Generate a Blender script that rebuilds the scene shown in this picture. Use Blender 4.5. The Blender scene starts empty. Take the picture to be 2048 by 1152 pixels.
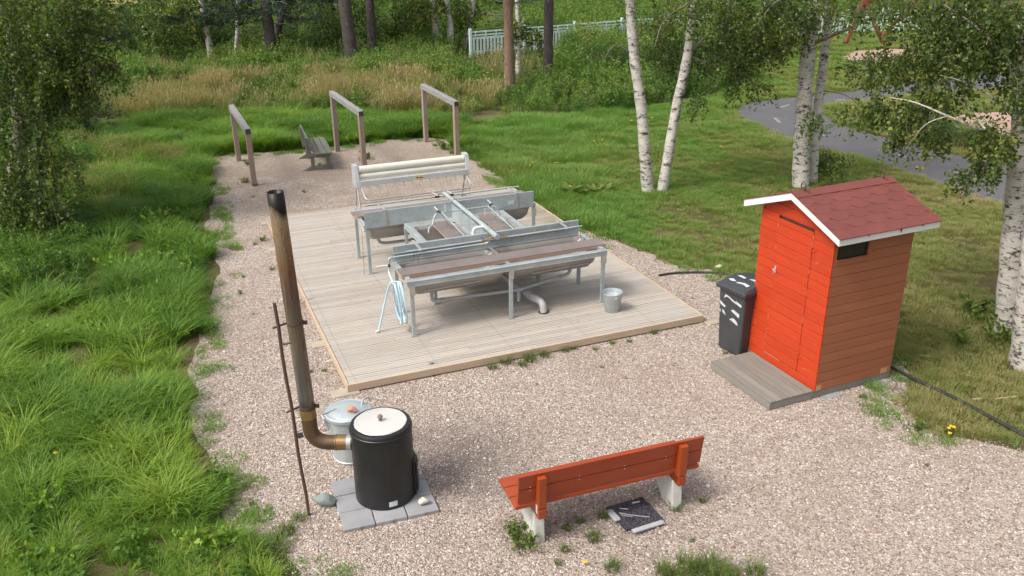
import bpy, bmesh, math, random
import numpy as np
from mathutils import Vector, Matrix
sc = bpy.context.scene
C = sc.collection
R = math.radians
# ------------------------------------------------------------------ camera
FPX, PITCH, ROLL, CH = 1750.0, R(22.77), R(-.677), 5.554
_fw = np.array([0, math.cos(PITCH), -math.sin(PITCH)])
_r0 = np.array([1.0, 0, 0]); _u0 = np.cross(_r0, _fw)
_c, _s = math.cos(ROLL), math.sin(ROLL)
_rt = _c*_r0 + _s*_u0; _up = -_s*_r0 + _c*_u0
CAM = np.array([0, 0, CH])
cd = bpy.data.cameras.new('camera'); cam = bpy.data.objects.new('camera', cd); C.objects.link(cam)
cd.sensor_width = 36; cd.lens = FPX/2048*36; cd.clip_end = 3000; cd.clip_start = .1
M = Matrix(((_rt[0], _up[0], -_fw[0], 0), (_rt[1], _up[1], -_fw[1], 0), (_rt[2], _up[2], -_fw[2], CH), (0, 0, 0, 1)))
cam.matrix_world = M
sc.camera = cam
# ------------------------------------------------------------------ sky, sun, exposure
SUN_EL, SUN_AZ = R(52), R(238)      # azimuth: where the sun stands, clockwise from +Y
w = bpy.data.worlds.new('World'); sc.world = w; w.use_nodes = True
nt = w.node_tree; bg = nt.nodes['Background']; sky = nt.nodes.new('ShaderNodeTexSky')
sky.sky_type = 'NISHITA'; sky.sun_disc = False; sky.sun_elevation = SUN_EL; sky.sun_rotation = SUN_AZ
sky.dust_density = 5.0; sky.air_density = 1.0; sky.ozone_density = 1.0
hs = nt.nodes.new('ShaderNodeHueSaturation'); hs.inputs['Saturation'].default_value = .35
nt.links.new(sky.outputs[0], hs.inputs['Color']); nt.links.new(hs.outputs[0], bg.inputs[0]); bg.inputs[1].default_value = .15
sl = bpy.data.lights.new('sun', 'SUN'); so = bpy.data.objects.new('sun', sl); C.objects.link(so)
sl.energy = 1.5; sl.angle = R(14); sl.color = (1, .95, .87)
sd = Vector((math.sin(SUN_AZ)*math.cos(SUN_EL), math.cos(SUN_AZ)*math.cos(SUN_EL), math.sin(SUN_EL)))
so.rotation_euler = sd.to_track_quat('Z', 'Y').to_euler(); so.location = (0, 0, 30)
sc.view_settings.view_transform = 'Standard'; sc.view_settings.look = 'None'
sc.view_settings.exposure = .62; sc.view_settings.gamma = 1
sc.cycles.max_bounces = 6; sc.cycles.diffuse_bounces = 3; sc.cycles.transparent_max_bounces = 6
rnd = random.Random(7); RG = np.random.default_rng(7)

# ------------------------------------------------------------------ helpers
def gp(x, y, z=0.0):                 # point of the photograph's pixel on the plane at height z
    d = (x-1024)/FPX*_rt - (y-576)/FPX*_up + _fw
    return CAM + d*((z-CH)/d[2])
def gy(x, y, Y):                     # ... at distance Y
    d = (x-1024)/FPX*_rt - (y-576)/FPX*_up + _fw
    return CAM + d*(Y/d[1])
def proj(X):
    q = np.asarray(X, float)-CAM
    f = q @ _fw
    return np.stack([1024+FPX*(q@_rt)/f, 576-FPX*(q@_up)/f], -1), f
def inpoly(x, y, poly):
    res = np.zeros(len(x), bool); n = len(poly); j = n-1
    for i in range(n):
        xi, yi = poly[i]; xj, yj = poly[j]
        c = ((yi > y) != (yj > y)) & (x < (xj-xi)*(y-yi)/((yj-yi) if yj != yi else 1e-9)+xi)
        res ^= c; j = i
    return res
_tab = np.random.default_rng(3).random((256, 256))
def vnoise(x, y, s=1.0, o=0):
    x = np.asarray(x)/s+o*17.3; y = np.asarray(y)/s+o*9.7
    xi = np.floor(x).astype(int); yi = np.floor(y).astype(int); fx = x-xi; fy = y-yi
    fx = fx*fx*(3-2*fx); fy = fy*fy*(3-2*fy)
    a = _tab[xi % 256, yi % 256]; b = _tab[(xi+1) % 256, yi % 256]; c = _tab[xi % 256, (yi+1) % 256]; d = _tab[(xi+1) % 256, (yi+1) % 256]
    return (a*(1-fx)+b*fx)*(1-fy)+(c*(1-fx)+d*fx)*fy

def setp(o, label=None, cat=None, group=None, kind=None):
    if label: o['label'] = label
    if cat: o['category'] = cat
    if group: o['group'] = group
    if kind: o['kind'] = kind
    return o
def link_mesh(name, V, Fc, m, parent=None, pv=None, smooth=False):
    me = bpy.data.meshes.new(name)
    if isinstance(V, np.ndarray) and isinstance(Fc, np.ndarray):
        nv, nf, k = len(V), len(Fc), Fc.shape[1]
        me.vertices.add(nv); me.vertices.foreach_set('co', V.astype(np.float32).ravel())
        me.loops.add(nf*k); me.loops.foreach_set('vertex_index', Fc.astype(np.int32).ravel())
        me.polygons.add(nf); me.polygons.foreach_set('loop_start', np.arange(0, nf*k, k, dtype=np.int32))
        me.update(calc_edges=True)
    else:
        me.from_pydata([tuple(v) for v in V], [], Fc)
    if pv is not None:
        a = me.attributes.new('pv', 'FLOAT', 'POINT'); a.data.foreach_set('value', np.asarray(pv, dtype=np.float32))
    if m is not None: me.materials.append(m)
    if smooth: me.polygons.foreach_set('use_smooth', [True]*len(me.polygons))
    o = bpy.data.objects.new(name, me); C.objects.link(o)
    if parent is not None: o.parent = parent
    return o
class Root:
    """an Empty at a thing's base; parts are written in the frame (origin at base-origin, turned by rotz)"""
    def __init__(s, name, label, cat, base=(0, 0, 0), frame=(0, 0, 0), rotz=0, group=None):
        s.b = np.array(base, float)
        c, si = math.cos(rotz), math.sin(rotz)
        o = bpy.data.objects.new(name, None); C.objects.link(o); o.empty_display_size = .1
        o.location = (frame[0]+c*s.b[0]-si*s.b[1], frame[1]+si*s.b[0]+c*s.b[1], frame[2]+s.b[2]); o.rotation_euler = (0, 0, rotz)
        setp(o, label, cat, group); s.o = o
class MB:
    def __init__(s): s.V = []; s.F = []; s.A = []
    def add(s, V, Fc, pv=None):
        n = len(s.V); s.V += [tuple(map(float, v)) for v in V]; s.F += [tuple(i+n for i in f) for f in Fc]
        a = rnd.random() if pv is None else pv
        s.A += [a]*len(V); return s
    def box(s, x0, x1, y0, y1, z0, z1, pv=None, fn=None):
        V = [(x, y, z) for x in (x0, x1) for y in (y0, y1) for z in (z0, z1)]
        if fn: V = [fn(*v) for v in V]
        return s.add(V, [(0, 1, 3, 2), (4, 6, 7, 5), (0, 4, 5, 1), (2, 3, 7, 6), (0, 2, 6, 4), (1, 5, 7, 3)], pv)
    def bar(s, a, b, w, h, up=(0, 0, 1), pv=None):      # rectangular bar from a to b
        a = Vector(a); b = Vector(b); d = (b-a).normalized(); u = Vector(up); r = d.cross(u).normalized(); u = r.cross(d)
        V = [p+r*(i*w/2)+u*(j*h/2) for p in (a, b) for (i, j) in ((-1, -1), (1, -1), (1, 1), (-1, 1))]
        return s.add(V, [(0, 3, 2, 1), (4, 5, 6, 7), (0, 1, 5, 4), (1, 2, 6, 5), (2, 3, 7, 6), (3, 0, 4, 7)], pv)
    def prism(s, poly, ext, pv=None):                   # poly of 3D points extruded by a vector
        n = len(poly); P = [Vector(p) for p in poly]; e = Vector(ext)
        V = P+[p+e for p in P]
        nrm = sum(((P[i]-P[0]).cross(P[(i+1) % n]-P[0]) for i in range(1, n-1)), Vector())
        f = [tuple(range(n)), tuple(range(2*n-1, n-1, -1))]+[(i, i+n, (i+1) % n+n, (i+1) % n) for i in range(n)]
        if nrm.dot(e) > 0: f = [tuple(reversed(q)) for q in f]
        return s.add(V, f, pv)
    def tube(s, pts, r, n=10, caps=True, pv=None):
        P = [Vector(p) for p in pts]; m = len(P)
        rr = [r]*m if not hasattr(r, '__len__') else r
        V = []; prev = None
        for i, p in enumerate(P):
            t = ((P[min(i+1, m-1)]-P[max(i-1, 0)]).normalized())
            if prev is None:
                x = t.cross(Vector((0, 0, 1)));
                if x.length < .1: x = t.cross(Vector((1, 0, 0)))
            else: x = prev-t*prev.dot(t)
            x.normalize(); prev = x; y = t.cross(x)
            V += [p+(x*math.cos(2*math.pi*k/n)+y*math.sin(2*math.pi*k/n))*rr[i] for k in range(n)]
        Fc = [(i*n+k, i*n+(k+1) % n, (i+1)*n+(k+1) % n, (i+1)*n+k) for i in range(m-1) for k in range(n)]
        if caps: Fc += [tuple(range(n-1, -1, -1)), tuple((m-1)*n+k for k in range(n))]
        return s.add(V, Fc, pv)
    def lathe(s, prof, c=(0, 0, 0), n=40, pv=None, capb=True, capt=True, wob=None):
        V = []
        for (r, z) in prof:
            for k in range(n):
                a = 2*math.pi*k/n; q = r*(1+(wob(a, z) if wob else 0)); V.append((c[0]+q*math.cos(a), c[1]+q*math.sin(a), c[2]+z))
        m = len(prof)
        Fc = [(i*n+k, i*n+(k+1) % n, (i+1)*n+(k+1) % n, (i+1)*n+k) for i in range(m-1) for k in range(n)]
        if capb: Fc.append(tuple(range(n-1, -1, -1)))
        if capt: Fc.append(tuple((m-1)*n+k for k in range(n)))
        return s.add(V, Fc, pv)
    def build(s, name, m, root=None, bevel=0, smooth=False, parent=None, seg=2):
        off = root.b if root is not None else np.zeros(3)
        V = [(v[0]-off[0], v[1]-off[1], v[2]-off[2]) for v in s.V]
        o = link_mesh(name, V, s.F, m, parent if parent is not None else (root.o if root else None), s.A)
        if bevel:
            b = o.modifiers.new('bevel', 'BEVEL'); b.width = bevel; b.segments = seg; b.limit_method = 'ANGLE'; b.angle_limit = R(35)
        if smooth:
            o.data.polygons.foreach_set('use_smooth', [True]*len(o.data.polygons))
            try: o.data.set_sharp_from_angle(angle=R(40))
            except Exception: pass
        return o
def arc(pts, rad, n=6):              # polyline with rounded corners
    P = [Vector(p) for p in pts]; out = [P[0]]
    for i in range(1, len(P)-1):
        a = (P[i-1]-P[i]); b = (P[i+1]-P[i]); r = min(rad, a.length*.48, b.length*.48)
        p0 = P[i]+a.normalized()*r; p2 = P[i]+b.normalized()*r
        for k in range(n+1):
            t = k/n; out.append(p0*(1-t)**2+P[i]*2*t*(1-t)+p2*t*t)
    return out+[P[-1]]
def spline(pts, n=8):
    P = [np.array(p, float) for p in pts]; P = [2*P[0]-P[1]]+P+[2*P[-1]-P[-2]]; out = []
    for i in range(1, len(P)-2):
        for k in range(n):
            t = k/n; a, b, c, d = P[i-1:i+3]
            out.append(.5*((2*b)+(-a+c)*t+(2*a-5*b+4*c-d)*t*t+(-a+3*b-3*c+d)*t**3))
    return out+[P[-2]]

# ------------------------------------------------------------------ materials
class NT:
    def __init__(s, name):
        s.m = bpy.data.materials.new(name); s.m.use_nodes = True; s.t = s.m.node_tree; s.b = s.t.nodes['Principled BSDF']
        s.out = s.t.nodes['Material Output']
    def n(s, typ, ins=None, **kw):
        x = s.t.nodes.new(typ)
        for k, v in kw.items(): setattr(x, k, v)
        for k, v in (ins or {}).items():
            if hasattr(v, 'links') or isinstance(v, bpy.types.NodeSocket): s.t.links.new(v, x.inputs[k])
            else: x.inputs[k].default_value = v
        return x
    def co(s, scale=(1, 1, 1), kind='Object', rot=(0, 0, 0)):
        tc = s.n('ShaderNodeTexCoord')
        return s.n('ShaderNodeMapping', {'Vector': tc.outputs[kind], 'Scale': scale, 'Rotation': rot}).outputs[0]
    def pos(s, scale=(1, 1, 1)):
        g = s.n('ShaderNodeNewGeometry'); return s.n('ShaderNodeMapping', {'Vector': g.outputs['Position'], 'Scale': scale}).outputs[0]
    def noise(s, v, sc_, det=5, rough=.6, out=0): return s.n('ShaderNodeTexNoise', {'Vector': v, 'Scale': sc_, 'Detail': det, 'Roughness': rough}).outputs[out]
    def ramp(s, f, *st, interp='LINEAR'):
        r = s.n('ShaderNodeValToRGB', {'Fac': f}); e = r.color_ramp.elements; r.color_ramp.interpolation = interp
        while len(e) < len(st): e.new(.5)
        for i, (p, c) in enumerate(st): e[i].position = p; e[i].color = (c[0], c[1], c[2], 1) if hasattr(c, '__len__') else (c, c, c, 1)
        return r.outputs[0]
    def mix(s, f, a, b, mode='MIX'):
        x = s.n('ShaderNodeMix', data_type='RGBA', blend_type=mode)
        for k, v in ((0, f), (6, a), (7, b)):
            if isinstance(v, bpy.types.NodeSocket): s.t.links.new(v, x.inputs[k])
            elif hasattr(v, '__len__'): x.inputs[k].default_value = (*v[:3], 1)
            else: x.inputs[k].default_value = v if k == 0 else (v, v, v, 1)
        return x.outputs[2]
    def math(s, op, a, b=0.0, c=0.0):
        x = s.n('ShaderNodeMath', operation=op)
        for i, v in enumerate((a, b, c)):
            if isinstance(v, bpy.types.NodeSocket): s.t.links.new(v, x.inputs[i])
            else: x.inputs[i].default_value = v
        return x.outputs[0]
    def attr(s, name='pv', inst=False): return s.n('ShaderNodeAttribute', attribute_name=name, attribute_type='INSTANCER' if inst else 'GEOMETRY').outputs['Fac']
    def bump(s, h, strength=.3, dist=.01): return s.n('ShaderNodeBump', {'Height': h, 'Strength': strength, 'Distance': dist}).outputs[0]
    def fin(s, col=None, rough=.6, metal=0, nrm=None, spec=.5):
        for k, v in (('Base Color', col), ('Roughness', rough), ('Metallic', metal), ('Normal', nrm), ('Specular IOR Level', spec)):
            if v is None: continue
            if isinstance(v, bpy.types.NodeSocket): s.t.links.new(v, s.b.inputs[k])
            elif hasattr(v, '__len__'): s.b.inputs[k].default_value = (*v[:3], 1)
            else: s.b.inputs[k].default_value = v
        return s.m
def plain(name, c1, c2=None, scale=6, rough=.6, metal=0, bump=.15, bscale=80, stretch=(1, 1, 1), spot=None, rv=.12):
    k = NT(name); c2 = c2 or tuple(x*.78 for x in c1); v = k.co(stretch)
    f = k.noise(v, scale, 6, .65); col = k.mix(k.ramp(f, (.32, 0), (.68, 1)), c1, c2)
    col = k.mix(k.math('MULTIPLY', k.attr(), .22), col, tuple(x*.55 for x in c2))
    if spot: col = k.mix(k.ramp(k.noise(v, spot[1], 4, .6), (spot[2], 0), (spot[2]+.05, 1)), col, spot[0])
    r = k.math('ADD', k.math('MULTIPLY', k.noise(v, scale*3, 3), rv*2), rough-rv)
    return k.fin(col, r, metal, k.bump(k.noise(v, bscale, 4), bump, .004))
def wood(name, c1, c2, c3=None, ax=0, rough=.8, gscale=1.0, stain=None, pvk=.35):
    k = NT(name); st = [14*gscale]*3; st[ax] = .9*gscale; v = k.co(tuple(st))
    pv = k.attr(); vv = k.n('ShaderNodeVectorMath', {0: v, 1: k.n('ShaderNodeCombineXYZ', {0: k.math('MULTIPLY', pv, 31.0), 1: k.math('MULTIPLY', pv, 17.0), 2: 0.0}).outputs[0]}, operation='ADD').outputs[0]
    f = k.noise(vv, 2.2, 8, .7); col = k.mix(k.ramp(f, (.3, 0), (.7, 1)), c1, c2)
    f2 = k.noise(k.co((1, 1, 1)), 1.6, 5, .6)
    if c3: col = k.mix(k.ramp(f2, (.4, 0), (.7, .8)), col, c3)
    col = k.mix(k.math('MULTIPLY', pv, pvk), col, tuple(x*.5 for x in c2))
    if stain:
        col = k.mix(stain(k), col, (.2, .165, .08)); sp = k.n('ShaderNodeSeparateXYZ', {0: k.co()})
        fx = k.math('ABSOLUTE', k.math('SUBTRACT', k.math('FRACT', k.math('DIVIDE', k.math('ADD', sp.outputs[0], 2.67), 1.1)), .11)); fy = k.math('ABSOLUTE', k.math('SUBTRACT', k.math('FRACT', k.math('DIVIDE', sp.outputs[1], .0499)), .5))
        dot = k.math('MULTIPLY', k.math('LESS_THAN', fx, .008), k.math('LESS_THAN', fy, .16)); col = k.mix(k.math('MULTIPLY', dot, .55), col, (.1, .08, .06))
        dirt = k.noise(k.co((2, 6, 2)), 2.4, 8, .8); col = k.mix(k.ramp(dirt, (.55, 0), (.75, .55)), col, (.25, .21, .165))
    return k.fin(col, rough, 0, k.bump(f, .35, .004), .3)
def veg(name, cols, inst=True, trans=.35, rough=.55, kp=.3):
    """leaf / blade: colour from the plant's own tint and the blade's variation"""
    k = NT(name); pv = k.attr()
    t = k.attr('tint', True) if inst else k.n('ShaderNodeObjectInfo').outputs['Random']
    f = k.math('ADD', k.math('MULTIPLY', t, 1-kp), k.math('MULTIPLY', pv, kp)) if inst else k.math('ADD', k.math('MULTIPLY', t, .12), k.math('MULTIPLY', pv, .88))
    n = len(cols); col = k.ramp(f, *[(i/(n-1), c) for i, c in enumerate(cols)])
    k.fin(col, rough, 0, None, .3)
    tr = k.n('ShaderNodeBsdfTranslucent', {'Color': k.mix(1.0, col, (1.5, 1.5, .7), 'MULTIPLY')})
    mx = k.n('ShaderNodeMixShader', {0: trans, 1: k.b.outputs[0], 2: tr.outputs[0]})
    k.t.links.new(mx.outputs[0], k.out.inputs[0]); return k.m

def m_gravel():
    k = NT('gravel'); p = k.pos()
    v = k.n('ShaderNodeTexVoronoi', {'Vector': p, 'Scale': 52.0, 'Randomness': 1.0}); v2 = k.n('ShaderNodeTexVoronoi', {'Vector': p, 'Scale': 95.0})
    sep = k.n('ShaderNodeSeparateColor', {0: v.outputs['Color']}); sep2 = k.n('ShaderNodeSeparateColor', {0: v2.outputs['Color']})
    c = k.ramp(sep.outputs[0], (0, (.11, .085, .068)), (.2, (.26, .195, .155)), (.42, (.40, .31, .255)), (.62, (.52, .425, .36)), (.82, (.39, .36, .325)), (.92, (.72, .66, .59)), (1, (.8, .76, .7)))
    c2 = k.ramp(sep2.outputs[0], (0, (.1, .075, .06)), (.4, (.33, .25, .21)), (1, (.55, .47, .41)))
    c = k.mix(.35, c, c2)
    big = k.noise(k.pos((1, 1, 1)), .55, 5, .65); c = k.mix(k.ramp(big, (.46, 0), (.72, .5)), c, (.27, .2, .155)); c = k.mix(k.ramp(k.noise(k.pos((1, 1, 1)), 1.3, 6, .7), (.55, 0), (.75, .45)), c, (.5, .42, .36))
    mid = k.noise(p, 3.5, 4, .7); c = k.mix(k.ramp(mid, (.52, 0), (.74, .4)), c, (.2, .155, .12))
    # browner, mossier ground towards the far part and the left verge
    sp = k.n('ShaderNodeSeparateXYZ', {0: p}); yy = k.math('ADD', k.math('MULTIPLY', sp.outputs[1], .05), k.math('MULTIPLY', k.math('SUBTRACT', k.noise(p, 1.1, 5, .65), .5), 1.6))
    c = k.mix(k.ramp(yy, (.8, 0), (1.6, .4)), c, (.27, .21, .15))
    vv_ = k.noise(p, 2.2, 6, .75); c = k.mix(k.ramp(vv_, (.62, 0), (.72, .4)), c, (.17, .15, .08))
    # soot and trodden soil beside the boiler, and shade painted on the ground under the red bench
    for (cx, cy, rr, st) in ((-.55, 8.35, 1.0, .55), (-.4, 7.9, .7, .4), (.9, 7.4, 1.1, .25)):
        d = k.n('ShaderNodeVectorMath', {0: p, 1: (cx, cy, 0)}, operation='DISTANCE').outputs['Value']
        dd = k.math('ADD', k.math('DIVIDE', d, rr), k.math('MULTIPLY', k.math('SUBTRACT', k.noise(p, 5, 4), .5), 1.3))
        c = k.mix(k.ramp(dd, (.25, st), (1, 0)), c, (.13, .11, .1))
    h = k.math('ADD', k.math('MULTIPLY', v.outputs['Distance'], -1.0), k.math('MULTIPLY', v2.outputs['Distance'], -.4))
    return k.fin(c, .85, 0, k.bump(h, .8, .02), .25)
def m_ground():
    k = NT('soil'); p = k.pos(); f = k.noise(p, .35, 6, .65); g = k.noise(p, 9, 6, .7)
    c = k.mix(k.ramp(f, (.4, 0), (.6, 1)), (.07, .085, .025), (.15, .12, .06))
    c = k.mix(k.ramp(g, (.5, 0), (.74, .8)), c, (.24, .18, .1))
    c = k.mix(k.ramp(g, (.25, .6), (.42, 0)), c, (.03, .035, .015))
    return k.fin(c, .95, 0, k.bump(k.noise(p, 30, 5, .7), .9, .05), .1)
def m_field():
    k = NT('ripe_field'); p = k.pos(); f = k.noise(p, .6, 6, .7)
    return k.fin(k.mix(k.ramp(f, (.35, 0), (.65, 1)), (.42, .3, .12), (.3, .25, .1)), .95, 0, k.bump(k.noise(p, 8, 5), 1, .1), .1)
def m_asphalt():
    k = NT('asphalt'); p = k.pos(); f = k.noise(p, 90, 3, .8); g = k.noise(p, .9, 5, .6)
    c = k.mix(k.ramp(f, (.35, 0), (.7, 1)), (.07, .068, .072), (.14, .137, .142)); c = k.mix(k.ramp(g, (.4, 0), (.7, .5)), c, (.14, .13, .13))
    return k.fin(c, .85, 0, k.bump(f, .5, .006), .3)
def m_paint_wood(name, c1, c2, wear=(.42, .3, .2), wlev=.73, ax=0, gl=.45):
    k = NT(name); st = [9.0]*3; st[ax] = .7; v = k.co(tuple(st)); f = k.noise(v, 3, 7, .7)
    c = k.mix(k.ramp(f, (.3, 0), (.7, 1)), c1, c2); c = k.mix(k.math('MULTIPLY', k.attr(), .3), c, tuple(x*.72 for x in c2))
    wn = k.noise(v, 9, 6, .8); lo = k.noise(k.co(), 2.2, 4, .6)
    wf = k.math('MULTIPLY', k.ramp(wn, (wlev-.12, 0), (wlev-.07, 1)), k.ramp(lo, (.5, 0), (.62, 1)))
    c = k.mix(wf, c, wear)
    return k.fin(c, gl, 0, k.bump(f, .3, .003), .45)
def m_galv(name='galvanised_steel', base=(.41, .46, .465), rough=.42, spang=26, metal=.3):
    k = NT(name); v = k.co(); vo = k.n('ShaderNodeTexVoronoi', {'Vector': v, 'Scale': float(spang)}); sp = k.n('ShaderNodeSeparateColor', {0: vo.outputs['Color']}).outputs[0]
    f = k.noise(v, 2.5, 6, .65); c = k.mix(k.ramp(f, (.35, 0), (.7, 1)), base, tuple(x*.72 for x in base))
    c = k.mix(k.math('MULTIPLY', sp, .25), c, tuple(min(1, x*1.35) for x in base))
    st = k.noise(k.co((2, 2, 14)), 3, 5, .7); c = k.mix(k.ramp(st, (.6, 0), (.8, .35)), c, (.62, .62, .58))
    r = k.math('ADD', k.math('MULTIPLY', f, .3), rough-.12)
    return k.fin(c, r, metal, k.bump(k.noise(v, 40, 4), .12, .002))
def m_birch():
    k = NT('birch_bark'); tc = k.co((1, 1, 1)); a = k.noise(k.co((3.2, 3.2, 12)), 1.7, 8, .8); b = k.noise(k.co((2.4, 2.4, 4)), 1.5, 6, .7); c0 = k.noise(k.co((9, 9, 90)), 1.2, 4, .7)
    c = k.mix(k.ramp(b, (.35, 0), (.7, 1)), (.60, .56, .5), (.42, .39, .35))
    c = k.mix(k.ramp(c0, (.6, 0), (.66, .4)), c, (.2, .17, .15))
    c = k.mix(k.ramp(a, (.55, 0), (.605, .92)), c, (.035, .03, .027))
    d = k.noise(k.co((2.2, 2.2, 4.2)), 2.1, 8, .8); c = k.mix(k.ramp(d, (.535, 0), (.58, 1)), c, (.06, .052, .045))
    return k.fin(c, .75, 0, k.bump(k.math('ADD', a, k.math('MULTIPLY', d, .6)), .6, .02), .3)
def m_bark(name, c1, c2, c3):
    k = NT(name); a = k.noise(k.co((7, 7, 2)), 2.4, 7, .75); b = k.noise(k.co(), 9, 4, .7)
    c = k.mix(k.ramp(a, (.38, 0), (.6, 1)), c1, c2); c = k.mix(k.ramp(b, (.58, 0), (.66, .8)), c, c3)
    return k.fin(c, .9, 0, k.bump(a, 1, .04), .15)
def m_flue():
    k = NT('heat_tinted_flue'); tc = k.n('ShaderNodeTexCoord'); z = k.n('ShaderNodeSeparateXYZ', {0: tc.outputs['Object']})
    zz = k.math('ADD', z.outputs[2], k.math('MULTIPLY', k.math('SUBTRACT', k.noise(k.co((3, 3, 1)), 1.7, 5, .6), .5), .35))
    f = k.math('DIVIDE', zz, 3.4)
    c = k.ramp(f, (0, (.15, .08, .04)), (.25, (.2, .13, .08)), (.31, (.13, .135, .145)), (.4, (.12, .115, .125)), (.5, (.15, .12, .1)), (.58, (.11, .11, .08)), (.66, (.11, .07, .065)), (.76, (.2, .115, .065)), (.87, (.34, .25, .16)), (1.0, (.3, .29, .24)))
    e = k.n('ShaderNodeValToRGB', {'Fac': zz}).color_ramp
    stc = k.noise(k.co((14, 14, .5)), 1.4, 5, .7); c = k.mix(k.ramp(stc, (.42, 0), (.68, .75)), c, (.34, .26, .17))
    rust = k.noise(k.co((4, 4, 1.5)), 2.6, 7, .75); c = k.mix(k.ramp(rust, (.52, 0), (.64, .85)), c, (.16, .07, .035))
    soot = k.math('ADD', z.outputs[2], k.math('MULTIPLY', k.math('SUBTRACT', k.noise(k.co((5, 5, 2)), 1.6, 4), .5), .15))
    sx = k.math('ADD', soot, k.math('MULTIPLY', z.outputs[0], .8))
    c = k.mix(k.ramp(k.math('DIVIDE', sx, 6.0), (.412, 0), (.421, 1)), c, (.012, .011, .01))
    return k.fin(c, k.math('ADD', k.math('MULTIPLY', rust, .5), .2), .45, k.bump(k.noise(k.co(), 18, 4), .15, .003), .5)
def m_towel():
    k = NT('terry_cloth_dark'); v = k.co(); f = k.noise(v, 260, 3, .8); g = k.noise(v, 60, 3, .7)
    c = k.mix(k.ramp(k.math('ADD', k.math('MULTIPLY', f, .5), k.math('MULTIPLY', g, .5)), (.45, 0), (.62, 1)), (.018, .018, .024), (.14, .14, .16))
    return k.fin(c, .95, 0, k.bump(f, .8, .006), .1)
def m_leafless(): pass
def stain_deck(k):
    p = k.co(); f = k.noise(p, 1.3, 6, .7); tot = None
    for (cx, cy, rr) in ((1.1, 3.3, 1.2), (1.7, 2.4, 1.3), (2.7, 1.9, 1.2), (3.8, 1.8, .9), (3.9, 3.4, .9), (1.3, 4.4, .8), (2.6, 1.3, 1.1), (1.2, 1.2, .5)):
        d = k.n('ShaderNodeVectorMath', {0: p, 1: (cx, cy, 0)}, operation='DISTANCE').outputs['Value']
        x = k.ramp(k.math('DIVIDE', d, rr), (.1, .85), (1, 0)); tot = x if tot is None else k.math('MAXIMUM', tot, x)
    return k.math('MULTIPLY', tot, k.ramp(f, (.3, .2), (.65, 1.0)))
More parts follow.
